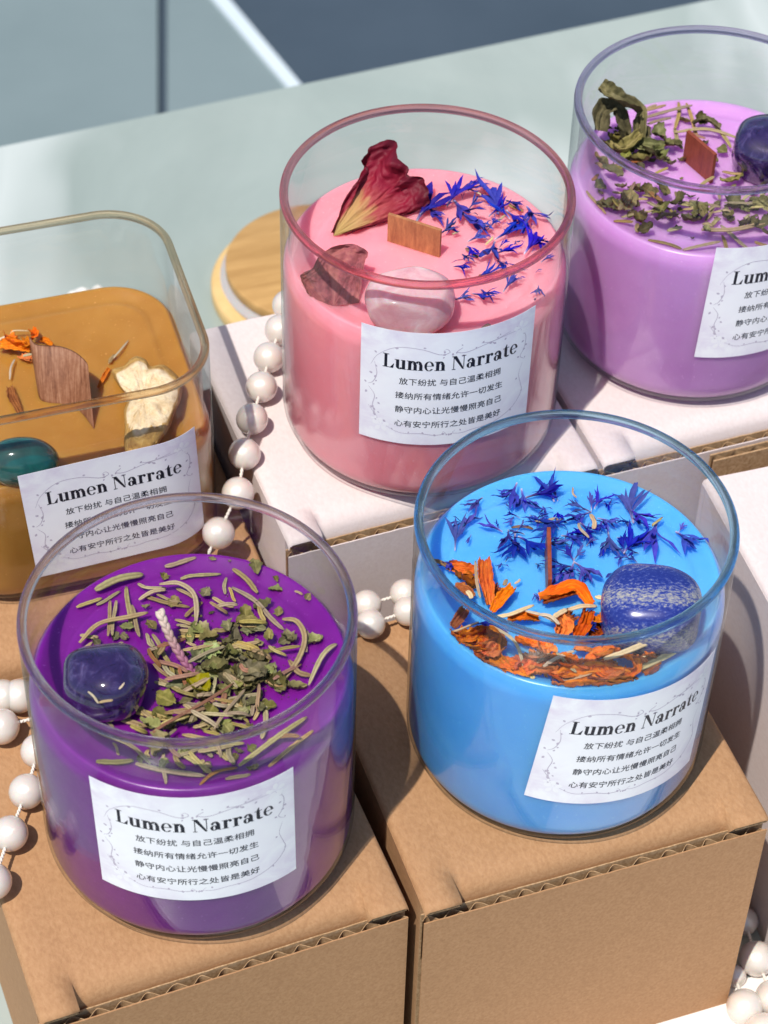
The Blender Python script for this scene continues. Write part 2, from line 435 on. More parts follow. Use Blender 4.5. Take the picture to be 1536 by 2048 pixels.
# added white sheet: stands in for tabletop glare and bounces light onto the boxes
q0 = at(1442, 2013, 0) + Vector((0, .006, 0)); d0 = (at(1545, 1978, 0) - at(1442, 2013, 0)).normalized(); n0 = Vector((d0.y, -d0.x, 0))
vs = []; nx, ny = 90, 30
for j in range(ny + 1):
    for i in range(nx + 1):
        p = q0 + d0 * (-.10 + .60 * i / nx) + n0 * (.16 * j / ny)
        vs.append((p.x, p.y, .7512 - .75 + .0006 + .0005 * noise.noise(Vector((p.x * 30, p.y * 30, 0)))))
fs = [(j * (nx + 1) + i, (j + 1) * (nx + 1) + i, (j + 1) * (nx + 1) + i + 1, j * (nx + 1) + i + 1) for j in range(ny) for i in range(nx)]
world_thing('bounce_sheet', vs, fs, plain('white_bounce', (.80, .75, .70), .9), 'added white bounce sheet on the table at the foot of the brown boxes', 'added bounce sheet', None)

# ------------------------------------------------------------------ cartons
def carton(label, fl_xy, yaw, wd, dp, h, skin, group):
    t = thing('cardboard_box', label, 'cardboard box', (fl_xy[0], fl_xy[1], 0), R(yaw), group)
    th = .003; rnd = random.Random(label)
    mb = MB(); mb.box(.0, th + .0002, .0002, th, dp - th, h - .0016); obj('side_panel', mb.mesh('side_panel', skin, False), t)
    mb = MB(); mb.box(wd - th, th + .0002, .0002, wd, dp - th, h - .0016); obj('side_panel', mb.mesh('side_panel', skin, False), t)
    mb = MB(); mb.box(0, dp - th + .0002, .0002, wd, dp, h - .0016); obj('back_panel', mb.mesh('back_panel', skin, False), t)
    mb = MB(); mb.box(th, th, .0006, wd - th, dp - th, .003); obj('base_panel', mb.mesh('base_panel', skin, False), t)
    # front panel: two liners with a fluted sheet standing between them, open at the top edge
    ft = h - .0068
    mb = MB()
    N = 60
    def liner(y, thick, top):
        vs = []; 
        for i in range(N + 1):
            x = wd * i / N; dz = noise.noise(Vector((x * 300 + fl_xy[0] * 900, y * 1000, 0))) * .00022
            vs += [(x, y, .0002), (x, y, top + dz), (x, y + thick, top + dz), (x, y + thick, .0002)]
        fs = []
        for i in range(N):
            a, b = i * 4, i * 4 + 4
            fs += [(a, b, b + 1, a + 1), (a + 1, b + 1, b + 2, a + 2), (a + 2, b + 2, b + 3, a + 3)]
        fs += [(0, 1, 2, 3), (N * 4 + 3, N * 4 + 2, N * 4 + 1, N * 4)]
        mb.add(vs, fs)
    liner(0, .0004, ft); obj('front_panel', mb.mesh('front_panel', skin, False), t)
    mb = MB(); liner(.0028, .0004, ft + .0006)
    pitch = .0074; K = int(wd / pitch * 14); vs = []
    for i in range(K + 1):
        x = wd * i / K; y = .0016 + .00112 * math.sin(2 * math.pi * x / pitch + noise.noise(Vector((x * 60, fl_xy[1] * 50, 3))) * 1.6)
        for z in (ft - .02, ft - .0005 + .0003 * noise.noise(Vector((x * 500, 5, fl_xy[0])))):
            vs += [(x, y - .00012, z), (x, y + .00012, z)]
    fs = []
    for i in range(K):
        a, b = i * 4, i * 4 + 4
        fs += [(a, b, b + 2, a + 2), (a + 1, a + 3, b + 3, b + 1), (a + 2, b + 2, b + 3, a + 3)]
    mb.add(vs, fs); obj('corrugated_edge', mb.mesh('corrugated_edge', KRAFT_IN, False), t)
    # lid: one sheet whose front edge rolls down behind the flutes between two corner tabs
    lid = MB(); tabw = .0115; yf = .0036
    xs = [0, .0004, .0015, tabw * .5, tabw - .0002] + [tabw + (wd - 2 * tabw) * i / 36 for i in range(37)] + [wd - tabw + .0002, wd - tabw * .5, wd - .0015, wd - .0004, wd]
    prof = [(dp, 0), (dp * .66, 0), (dp * .33, 0), (.0135, 0), (.0110, -.0001), (.0092, -.0005), (.0074, -.0013), (.0059, -.0026), (.0047, -.0044), (.0042, -.0100)]
    vs = []; 
    for i, x in enumerate(xs):
        for (y, dz) in prof:
            bow = .0003 * math.sin(math.pi * (x / wd)) * math.sin(math.pi * min(1, y / dp))
            wv = .0002 * noise.noise(Vector((x * 90, y * 60, fl_xy[0] * 40)))
            if x < tabw or x > wd - tabw: y, dz = (y, 0) if y > .013 else (max(y - .0048 * (.0135 - y) / .0093, -.0003), 0 if dz > -.004 else -.0004 if dz > -.006 else -.0014)
            ed = min(x, wd - x); dz -= .0020 if ed < .0002 else .0006 if ed < .0006 else 0
            vs.append((x, y, h + dz + (bow + wv) * (1 if y > .02 else .3)))
    k = len(prof)
    fs = [(i * k + j, i * k + j + 1, (i + 1) * k + j + 1, (i + 1) * k + j) for i in range(len(xs) - 1) for j in range(k - 1)]
    lid.add(vs, fs)
    for x0, x1, s in ((0, tabw, 1), (wd - tabw, wd, -1)):
        lid.box(x0 + .0006, 0.0001, h - .0030, x1 - .0006, .0034, h - .0022, 1)
    o = obj('lid', lid.mesh('lid', [skin, KRAFT_IN], True), t)
    return t
CW = .1086; KH = .1035; WH = .129
carton('brown kraft box standing under the blue candle', (.0148, .3718), 19.9, CW, .1075, KH, KRAFT, 'brown kraft boxes')
carton('brown kraft box standing under the deep purple candle', (-.0902, .3325), 22.4, CW, .1086, KH, KRAFT, 'brown kraft boxes')
carton('brown kraft box standing under the amber square candle', (-.1325, .4486), 20.2, .1075, .107, KH, KRAFT, 'brown kraft boxes')
carton('white box standing under the pink candle, pearls over its edge', (-.0297, .4908), 21.6, .1068, .106, WH, WHITE, 'white boxes')
carton('white box standing under the pale lilac candle', (.0712, .5308), 20.6, .1075, .107, WH, WHITE, 'white boxes')
carton('white box with no candle on it, beside the blue candle', (.1350, .4227), 17.5, .1075, .1065, WH, WHITE, 'white boxes')
# loose kraft sheet standing in the gap
c0 = Vector((.1085, .5385)); dx = Vector((math.cos(R(20.6)), math.sin(R(20.6)))); dy = Vector((-dx.y, dx.x))
mb = MB(); mb.box(0, 0, .0, .08, .0006, .1235); mb.box(0, .0026, .0, .08, .0032, .1238)
vs = []; K = 170
for i in range(K + 1):
    x = .08 * i / K; y = .0016 + .0009 * math.sin(2 * math.pi * x / .0074)
    vs += [(x, y, .10), (x, y, .1234)]
mb.add(vs, [(2 * i, 2 * i + 2, 2 * i + 3, 2 * i + 1) for i in range(K)])
o = obj('cardboard_sheet', mb.mesh('cardboard_sheet', KRAFT_IN, False), None, (c0.x, c0.y, 0), R(20.6))
tag(o, 'brown corrugated sheet standing on edge between two white boxes', 'cardboard sheet')

# ------------------------------------------------------------------ label print
def glyphs():
    def rect(a, b, c, d): return ([(a, b), (c, b), (c, d), (a, d)], [(0, 1, 2, 3)])
    def poly(*p): return (list(p), [tuple(range(len(p)))])
    def arc(cx, cy, rx, ry, tx, ty, a0, a1, n=18):
        v = []
        for i in range(n + 1):
            a = R(a0 + (a1 - a0) * i / n); v += [(cx + rx * math.cos(a), cy + ry * math.sin(a)), (cx + (rx - tx) * math.cos(a), cy + (ry - ty) * math.sin(a))]
        return (v, [(2 * i, 2 * i + 2, 2 * i + 3, 2 * i + 1) for i in range(n)])
    def disc(cx, cy, r): return ([(cx + r * math.cos(R(30 * i)), cy + r * math.sin(R(30 * i))) for i in range(12)], [tuple(range(12))])
    st = .160
    G = {}
    G['L'] = (.62, [rect(.10, 0, .25, .7), rect(.02, 0, .10, .035), rect(.25, 0, .56, .035), rect(.02, .665, .10, .7), rect(.25, .665, .34, .7), poly((.40, .035), (.56, .035), (.60, .24), (.575, .24))])
    G['u'] = (.61, [rect(.07, .13, .07 + st, .48), rect(.0, .45, .07, .48), arc(.25, .14, .18, .15, st, .035, 180, 335), rect(.37, 0, .37 + st, .48), rect(.30, .45, .37, .48), rect(.505, 0, .58, .03)])
    arch = lambda x: [arc(x + .295, .30, .18, .185, st, .05, 0, 155), rect(x + .34, 0, x + .34 + st, .30), rect(x + .28, 0, x + .34, .03), rect(x + .475, 0, x + .53, .03)]
    stem = [rect(.07, 0, .07 + st, .48), rect(.0, .45, .07, .48), rect(.0, 0, .07, .03), rect(.205, 0, .26, .03)]
    G['n'] = (.57, stem + arch(0))
    G['m'] = (.85, stem + arch(0) + arch(.28))
    G['e'] = (.53, [arc(.26, .24, .24, .25, .125, .032, 2, 322, 30), rect(.12, .235, .49, .265)])
    G['N'] = (.75, [rect(.09, 0, .13, .63), poly((.04, .7), (.24, .7), (.64, .02), (.64, 0), (.55, 0)), rect(.60, .10, .64, .7), rect(.01, .665, .06, .7), rect(.02, 0, .09, .035), rect(.13, 0, .21, .035), rect(.52, .665, .60, .7), rect(.64, .665, .72, .7)])
    G['a'] = (.54, [arc(.19, .135, .17, .145, .125, .03, 0, 360, 24), rect(.29, .04, .29 + st, .34), arc(.245, .33, .18, .16, st, .035, 0, 150), disc(.115, .37, .06), rect(.425, 0, .50, .03), poly((.30, .04), (.425, .0), (.43, .06), (.42, .08))])
    G['r'] = (.46, [rect(.07, 0, .07 + st, .48), rect(.0, .45, .07, .48), rect(.0, 0, .07, .03), rect(.205, 0, .28, .03), arc(.33, .31, .15, .175, .05, .05, 70, 170), disc(.365, .405, .072)])
    G['t'] = (.40, [rect(.09, .10, .09 + st, .45), poly((.09, .48), (.225, .48), (.225, .64), (.19, .64)), rect(.0, .45, .36, .48), arc(.255, .11, .165, .12, st, .035, 180, 330)])
    G[' '] = (.27, [])
    return G
GL = glyphs()
LW, LH = .0566, .0455
def title_mesh():
    vs, fs = [], []
    x = 0
    for ch in 'Lumen Narrate':
        wd, parts = GL[ch]
        for v, f in parts:
            b = len(vs); vs += [(x + p[0], p[1]) for p in v]; fs += [tuple(b + i for i in q) for q in f]
        x += wd
    sx = .0432 / x; sy = .0054 / .7
    return [((p[0] - x / 2) * sx + .0003, p[1] * sy + LH * (.5 - .325)) for p in vs], fs
def cjk_mesh():
    vs, fs = [], []
    for k, line in enumerate(("放下纷扰 与自己温柔相拥", "接纳所有情绪允许一切发生", "静守内心让光慢慢照亮自己", "心有安宁所行之处皆是美好")):
        c = bpy.data.curves.new('verse', 'FONT'); c.body = line; c.size = .00292; c.align_x = 'CENTER'; c.offset = .000022
        c.space_character = 1.03; c.resolution_u = 2
        o = bpy.data.objects.new('verse', c); COL.objects.link(o)
        dg = bpy.context.evaluated_depsgraph_get()
        me = bpy.data.meshes.new_from_object(o.evaluated_get(dg))
        y = LH * (.5 - (.43, .557, .684, .812)[k]) - .0011
        b = len(vs); vs += [(v.co.x * .96, v.co.y + y) for v in me.vertices]; fs += [tuple(b + i for i in p.vertices) for p in me.polygons]
        bpy.data.objects.remove(o); bpy.data.meshes.remove(me); bpy.data.curves.remove(c)
    return vs, fs
def vine_mesh():
    vs, fs = [], []
    rnd = random.Random(3)
    def strip(P, w0):
        P = catmull([(a * LW, b * LH, 0) for a, b in P], 26)
        b = len(vs)
        for i, p in enumerate(P):
            t = (P[min(i + 1, 25)] - P[max(i - 1, 0)]).normalized(); nn = Vector((-t.y, t.x, 0)); ww = w0 * (.35 + .65 * math.sin(math.pi * i / 25))
            vs.extend([((p + nn * ww).x, (p + nn * ww).y), ((p - nn * ww).x, (p - nn * ww).y)])
        fs.extend([(b + 2 * i, b + 2 * i + 1, b + 2 * i + 3, b + 2 * i + 2) for i in range(25)])
        return P
    def leaf(x, y, a, L):
        b = len(vs)
        for u, s in ((0, 0), (.35, .32), (.7, .26), (1, 0), (.7, -.26), (.35, -.32)):
            vs.append((x + L * (u * math.cos(a) - s * math.sin(a)), y + L * (u * math.sin(a) + s * math.cos(a))))
        fs.append(tuple(range(b, b + 6)))
    paths = [[(-.44, .17), (-.40, .27), (-.30, .36), (-.17, .36), (-.07, .315), (-.02, .33), (-.035, .36), (-.055, .345)],
             [(-.42, .20), (-.405, .10), (-.425, .02), (-.455, -.01)], [(-.45, -.03), (-.415, -.10), (-.425, -.2), (-.40, -.29)],
             [(.03, .345), (.05, .36), (.02, .33), (.07, .315), (.18, .35), (.30, .37), (.40, .37)],
             [(.40, .36), (.44, .28), (.435, .18), (.41, .12), (.44, .08)], [(.43, .05), (.41, -.04), (.43, -.14), (.44, -.22), (.38, -.32), (.26, -.385), (.14, -.395), (.07, -.41), (.02, -.40), (.035, -.375)],
             [(-.37, -.34), (-.27, -.40), (-.16, -.395), (-.08, -.41), (-.02, -.40), (-.035, -.375)], [(-.45, -.2), (-.41, -.27), (-.38, -.34)], [(.33, .39), (.22, .36), (.15, .37)]]
    for p in paths:
        P = strip(p, .00013)
        for i in range(3, 24, 4):
            q = P[i]; a = rnd.uniform(0, 6.28); d = rnd.uniform(.0004, .0017)
            leaf(q.x + d * math.cos(a), q.y + d * math.sin(a), rnd.uniform(0, 6.28), rnd.uniform(.0007, .0013))
    leaf(-.003 * LW, .30 * LH, 1.57, .0011); leaf(0, -.40 * LH, -1.57, .0010)
    return vs, fs
def bloom_mesh(spots):
    vs, fs = [], []
    for cx, cy, s in spots:
        for k in range(5):
            a = R(72 * k + 20); b = len(vs); L = .0030 * s
            for u, q in ((.12, 0), (.5, .26), (.85, .22), (1, 0), (.85, -.22), (.5, -.26)):
                vs.append((cx * LW + L * (u * math.cos(a) - q * math.sin(a)), cy * LH + L * (u * math.sin(a) + q * math.cos(a))))
            fs.append(tuple(range(b, b + 6)))
    return vs, fs
PRINT = [('title_lettering', title_mesh(), INK), ('verse_lettering', cjk_mesh(), INK), ('vine_border', vine_mesh(), VINE), ('blossom_print', bloom_mesh(((.40, .375, 1), (.435, .335, .45))), FLOWER), ('blossom_print', bloom_mesh(((-.375, -.355, .95), (-.405, -.315, .5))), FLOWER)]

# ------------------------------------------------------------------ candles
JR = .045
def circle_outline(n=128):
    return lambda d: [Vector(((JR - d) * math.cos(2 * math.pi * i / n), (JR - d) * math.sin(2 * math.pi * i / n))) for i in range(n)]
def square_outline(half=.0452, rc=.022, n=24):
    def f(d):
        r = rc - d; h = half - rc; out = []
        if r < .002: h = max(h - (.002 - r), .001); r = .002
        for q, (sx, sy) in enumerate(((1, 1), (-1, 1), (-1, -1), (1, -1))):
            for i in range(n):
                a = math.pi / 2 * (q + i / (n - 1)); out.append(Vector((sx * h + r * math.cos(a), sy * h + r * math.sin(a))))
        return out
    return f
def sweep(outline, prof, cap0=True, cap1=True, wob=None):
    vs = []; n = len(outline(0))
    for d, z in prof:
        for i, p in enumerate(outline(d)):
            zz = z + (wob(p, d, z) if wob else 0); vs.append((p.x, p.y, zz))
    fs = [(k * n + i, k * n + (i + 1) % n, (k + 1) * n + (i + 1) % n, (k + 1) * n + i) for k in range(len(prof) - 1) for i in range(n)]
    if cap0: fs.append(tuple(range(n))[::-1])
    if cap1: fs.append(tuple((len(prof) - 1) * n + i for i in range(n)))
    return vs, fs
TH = .0026
def candle(kind, label, x, y, z, rz, H, wax_h, outline, wax_light_tint, surf, lab):
    t = thing('jar_candle', label, 'candle', (x, y, z), rz, 'jar candles')
    rf = .009; prof = []
    prof += [(.018, .0006), (.0125, .0003)]
    for i in range(9):
        a = math.pi / 2 * i / 8; prof.append((rf * (1 - math.sin(a)) * 1.0, rf * (1 - math.cos(a)) + .0002))
    prof += [(0, .03), (0, H - .0021), (.0003, H - .0016), (TH - .0003, H - .0016), (TH, H - .0021), (TH, wax_h + .004), (TH, wax_h + .0006), (.0020, wax_h - .0012), (.0010, wax_h - .0030), (.0007, wax_h - .006), (.0007, rf + .001)]
    for i in range(1, 9):
        a = math.pi / 2 * i / 8; prof.append((.0007 + (rf - .0007) * (1 - math.cos(a)), .0014 + (rf - .0004) * (1 - math.sin(a))))
    prof.append((.018, .0014))
    vs, fs = sweep(outline, prof); obj('glass_jar', mesh('glass_jar', vs, fs, GLASS), t)
    rr = []
    for i in range(17):
        a = 2 * math.pi * i / 16 - math.pi / 2; rr.append((TH / 2 - TH * .52 * math.cos(a), H - .0014 + .0014 * math.sin(a)))
    vs, fs = sweep(outline, rr, False, False); obj('rim', mesh('rim', vs, fs, rim_glass(kind + '_rim_glass', wax_light_tint)), t)
    wi = TH + .00005; w0 = wi
    prof = [(.0185, .00145)]
    for i in range(8, -1, -1):
        a = math.pi / 2 * i / 8; prof.append((.00075 + (rf - .0007) * (1 - math.cos(a)), .00145 + (rf - .0004) * (1 - math.sin(a))))
    prof += [(.00075, wax_h * .5), (.00075, wax_h - .0062), (.00105, wax_h - .0031), (.00206, wax_h - .0013), (w0, wax_h - .0006),
            (w0 + .0004, wax_h - .0001), (w0 + .0012, wax_h - .0002), (w0 + .003, wax_h - .0009), (w0 + .0052, wax_h - .0015), (w0 + .0068, wax_h - .0018),
            (w0 + .0080, wax_h - .0014), (w0 + .0092, wax_h - .0013), (w0 + .0120, wax_h - .0015), (w0 + .018, wax_h - .0016), (w0 + .027, wax_h - .0016), (w0 + .036, wax_h - .0016)]
    wob = lambda p, d, zz: (.00035 * noise.noise(Vector((p.x * 55 + x * 100, p.y * 55, 1))) * min(1, max(0, (zz - wax_h * .8) / .01)) * (.35 if d < w0 + .002 else 1))
    vs, fs = sweep(outline, prof, True, True, wob); obj('wax', mesh('wax', vs, fs, WAX[kind]), t)
    # paper label wrapped on the glass
    u0, vc, tilt = lab
    ct, stl = math.cos(R(tilt)), math.sin(R(tilt))
    def put(u, v, off): return surf(u0 + u * ct - v * stl, vc + u * stl + v * ct, off)
    nu, nv = 40, 12; vs = []; uv = []
    for off in (.00009, .00002):
        for j in range(nv + 1):
            for i in range(nu + 1):
                u, v = (i / nu - .5) * LW, (j / nv - .5) * LH; vs.append(put(u, v, off)); uv.append((i / nu, j / nv))
    q = (nu + 1) * (nv + 1); fs = []
    for j in range(nv):
        for i in range(nu):
            a = j * (nu + 1) + i; fs.append((a, a + 1, a + nu + 2, a + nu + 1)); fs.append((q + a, q + a + nu + 1, q + a + nu + 2, q + a + 1))
    ring = [i for i in range(nu + 1)] + [j * (nu + 1) + nu for j in range(1, nv + 1)] + [nv * (nu + 1) + i for i in range(nu - 1, -1, -1)] + [j * (nu + 1) for j in range(nv - 1, 0, -1)]
    m0 = len(vs); nr_ = len(ring); vs += [vs[a] for a in ring] + [vs[q + a] for a in ring]; uv += [uv[a] for a in ring] * 2
    fs += [(m0 + i, m0 + nr_ + i, m0 + nr_ + (i + 1) % nr_, m0 + (i + 1) % nr_) for i in range(nr_)]
    lo = obj('label', mesh('label', vs, fs, LABEL, uv), t)
    for nm, (pv, pf), mt in PRINT:
        vs = [put(p[0], p[1], (.00013 if nm != 'vine_border' else .00012)) for p in pv]
        obj(nm, mesh(nm, vs, pf, mt, None, False), lo)
    return t
def cyl_surf(th0):
    def f(u, v, off):
        a = R(th0) + u / JR; return Vector(((JR + off) * math.sin(a), -(JR + off) * math.cos(a), v))
    return f
def flat_surf(half=.0452):
    h, rc = half - .022, .022
    def f(u, v, off):
        e = abs(u) - h
        if e <= 0: return Vector((u, -(half + off), v))
        a = e / rc; sx = math.copysign(1, u)
        return Vector((sx * (h + (rc + off) * math.sin(a)), -(h + (rc + off) * math.cos(a)), v))
    return f
HC = .0927
C = {}
C['purple'] = candle('purple', 'deep purple candle topped with rosemary and herbs in round glass', -.0512, .4003, KH + .0007, 0, HC, .0703, circle_outline(), (.92, .90, .93), cyl_surf(4.9), (0, .0480, .6))
C['blue'] = candle('blue', 'sky blue candle topped with cornflowers and orange petals in round glass', .0533, .4383, KH + .0007, 0, HC, .0702, circle_outline(), (.66, .84, .92), cyl_surf(24.5), (0, .0440, -6.5))
C['pink'] = candle('pink', 'pink candle topped with rose petals and rose quartz in round glass', .0106, .5515, WH + .0007, 0, HC, .0690, circle_outline(), (.98, .68, .71), cyl_surf(11.2), (0, .0512, -.3))
C['lilac'] = candle('lilac', 'pale lilac candle covered in dried herbs in round glass', .1020, .6002, WH + .0007, 0, HC, .0645, circle_outline(), (.88, .83, .94), cyl_surf(34.0), (0, .0465, -2.1))
C['amber'] = candle('amber', 'amber brown candle with ginger slice in rounded square glass', -.1058, .5325, KH + .0007, R(18), .0822, .0520, square_outline(), (.95, .86, .72), flat_surf(), (.0096, .0370, 2.7))
WZ = dict(purple=KH + .0007 + .0703 - .0004, blue=KH + .0007 + .0702 - .0004, pink=WH + .0007 + .0690 - .0004, lilac=WH + .0007 + .0645 - .0004, amber=KH + .0007 + .0520 - .0004)

# ------------------------------------------------------------------ dried toppings
def Zm(ox, oy, s):
    return lambda *p: [(ox + a / s, oy + b / s) for a, b in p]
PROF_TOP = [(0, .0010), (.0026, .0010), (.0030, .0015), (.0038, .0014), (.0056, .0007), (.0078, .0001), (.0094, -.0002), (.0106, .0002), (.0118, .0003), (.0146, .0001), (.0206, 0), (1, 0)]
CUR = None
def lift_at(p):
    """how far the wax surface stands above its flat middle at p (it climbs towards the glass)"""
    if CUR is None: return 0
    l = Vector((p.x, p.y, 0)) - Vector((CUR.location.x, CUR.location.y, 0))
    if CUR.rotation_euler.z:
        l = Matrix.Rotation(-CUR.rotation_euler.z, 3, 'Z') @ l; h, rc = .0452, .022
        qx, qy = max(abs(l.x) - h + rc, 0), max(abs(l.y) - h + rc, 0); d = rc - math.hypot(qx, qy)
    else: d = JR - l.length
    d = max(d, 0)
    for (a, b), (c, e) in zip(PROF_TOP, PROF_TOP[1:]):
        if d <= c: return b + (e - b) * (d - a) / (c - a) + .00025
    return .00025
def on_wax(px, py, z, h=0):
    l = lift_at(at(px, py, z)); q = at(px, py, z + h + l)
    if CUR is not None and not CUR.rotation_euler.z:
        for _ in range(8):                       # a raised piece near the glass lies lower and further in
            r_ = Vector((q.x - CUR.location.x, q.y - CUR.location.y))
            if r_.length < JR - .0046: break
            h *= .72; q = at(px, py, z + h + l)
        if r_.length > JR - .0046:
            r_ *= (JR - .0046) / r_.length; q.x = CUR.location.x + r_.x; q.y = CUR.location.y + r_.y
    return q
def inside(pts, z, lim=.0405):
    for p in pts:
        q = at(p[0], p[1], z)
        if (Vector((q.x, q.y, 0)) - Vector((CUR.location.x, CUR.location.y, 0))).length > lim: return False
    return True
def grooved(a):
    return (1.0 + .18 * abs(math.sin(a)), .62 - (.34 if abs(a - math.pi / 2) < .5 else 0))
def needle(px, z, wpx, mat, label, group, lift=(0, 0), name='rosemary_needle', cat='dried needle', seed=0, ppm=6600.):
    rnd = random.Random(hash((px[0], wpx, seed)))
    k = len(px); P = []
    for i, p in enumerate(px):
        l = lift[0] + (lift[1] - lift[0]) * i / (k - 1) + (.0009 * math.sin(math.pi * i / (k - 1)) if k > 2 else 0)
        P.append(on_wax(p[0], p[1], z, l + wpx / ppm * .30))
    P = catmull(P, 16)
    am = rnd.uniform(.0001, .0004); ph = rnd.uniform(0, 6)
    P = [p + Vector((am * math.sin(5 * i / 15 + ph), am * math.cos(4 * i / 15 + ph), 0)) for i, p in enumerate(P)]
    w = wpx * 1.0 / ppm / 2
    rad = [w * (.62 + .38 * min(1, i / 2.5, (15 - i) / 3.0)) * rnd.uniform(.9, 1.08) for i in range(16)]
    rad[0] *= .8; rad[15] *= rnd.uniform(.35, .8)
    mb = MB(); mb.tube(P, rad, 12, 0, grooved)
    return world_thing(name, mb.v, mb.f, mat, label, cat, group, mb.uv)

def flake(px, z, Lpx, mat, label, group, ang=None, wr=.6, lift=0., tilt=.5, name='dried_leaf', cat='dried leaf', seed=0, ppm=6600., curl=1.0, nu=11, nv=7):
    rnd = random.Random(hash((px, Lpx, seed)))
    L = Lpx / ppm; Wd = L * wr
    ang = rnd.uniform(0, 6.28) if ang is None else ang
    ox = rnd.uniform(0, 50)
    vs, uv = [], []
    fold = rnd.uniform(.2, 1.0); tip = rnd.uniform(.55, 1.25); cl = rnd.uniform(-1.2, 1.2) * curl
    for i in range(nu):
        u = i / (nu - 1)
        hw = Wd * .5 * (math.sin(math.pi * min(1, max(0, u ** tip * .92 + .05))) ** .8) * (1 + .45 * noise.noise(Vector((u * 6 + ox, 8, 1))))
        for j in range(nv):
            v = j / (nv - 1) * 2 - 1
            jag = 1 + .55 * noise.noise(Vector((u * 9 + ox, v * 2, 3))) * abs(v)
            xx = (u - .5) * L; yy = v * hw * jag
            zz = abs(v) ** 1.2 * hw * fold + L * .17 * noise.noise(Vector((u * 4 + ox, v * 2.0, 0))) + L * .10 * abs(noise.noise(Vector((u * 7 + ox, v * 3.5, 6)))) + L * .05 * noise.noise(Vector((u * 13, v * 6 + ox, 2)))
            a = cl * (u - .5) * 2
            vs.append(Vector((xx * math.cos(a * .5), yy, zz + abs(xx) * math.sin(abs(a) * .5)))); uv.append((u, j / (nv - 1)))
    rot = Matrix.Rotation(ang, 3, 'Z') @ Matrix.Rotation(rnd.uniform(-tilt, tilt), 3, 'X') @ Matrix.Rotation(rnd.uniform(-tilt, tilt) * .7, 3, 'Y')
    vs = [rot @ v for v in vs]; mz = min(v.z for v in vs)
    c = on_wax(px[0], px[1], z, lift)
    vs = [v + Vector((c.x, c.y, c.z - mz - .0002)) for v in vs]
    fs = [(i * nv + j, i * nv + j + 1, (i + 1) * nv + j + 1, (i + 1) * nv + j) for i in range(nu - 1) for j in range(nv - 1)]
    return world_thing(name, vs, fs, mat, label, cat, group, uv)

def floret(b, t, z, label, group, lobes=5, spread=.55, lift=(.0003, .002), seed=0, name='cornflower_floret'):
    rnd = random.Random(hash((b, t, seed)))
    A = on_wax(b[0], b[1], z, lift[0]); B = on_wax(t[0], t[1], z, lift[1])
    ax = B - A; L = ax.length; ax.normalize(); sd_ = ax.cross(Vector((0, 0, 1))).normalized(); nr = sd_.cross(ax)
    mb = MB(); n = 9
    bend = rnd.uniform(-.25, .25)
    for k in range(lobes):
        f = (k - (lobes - 1) / 2) / max(1, (lobes - 1) / 2) if lobes > 1 else 0
        da = f * spread + rnd.uniform(-.28, .28); LL = L * rnd.uniform(.62, 1.1); curl = rnd.uniform(-.12, .42); wd = L * rnd.uniform(.030, .054); bk = bend + rnd.uniform(-.45, .45)
        vs, uv = [], []
        for i in range(n):
            s = i / (n - 1); k2 = max(0, s - .32) / .68
            lat = math.sin(da) * k2 ** 1.15 * LL * .8 + bk * LL * s * s * .5
            fw = s * LL * (1 - .18 * abs(f) * k2)
            hz = LL * (curl * k2 * k2 + .07 * math.sin(s * 11 + k * 2.1) * k2) + .0006 * math.sin(math.pi * s)
            hw = wd * ((.35 + .25 * s) if s < .4 else (.45 + 1.1 * math.sin(math.pi * min(1, (s - .4) / .6) * .9) * .75)) * (1 - max(0, s - .8) / .2 * .95)
            for j, v in enumerate((-1, 0, 1)):
                vs.append(A + ax * fw + sd_ * (lat + v * hw) + nr * (hz + abs(v) * hw * .6 + (k % 2) * .0003)); uv.append((s, j / 2))
        mb.add(vs, [(i * 3 + j, i * 3 + j + 1, (i + 1) * 3 + j + 1, (i + 1) * 3 + j) for i in range(n - 1) for j in range(2)], uv)
    for v in mb.v:
        q = z + lift_at(v); v.z = max(v.z, q + rnd.uniform(0, .0002))
    return world_thing(name, mb.v, mb.f, CORN, label, 'dried flower', group, mb.uv)

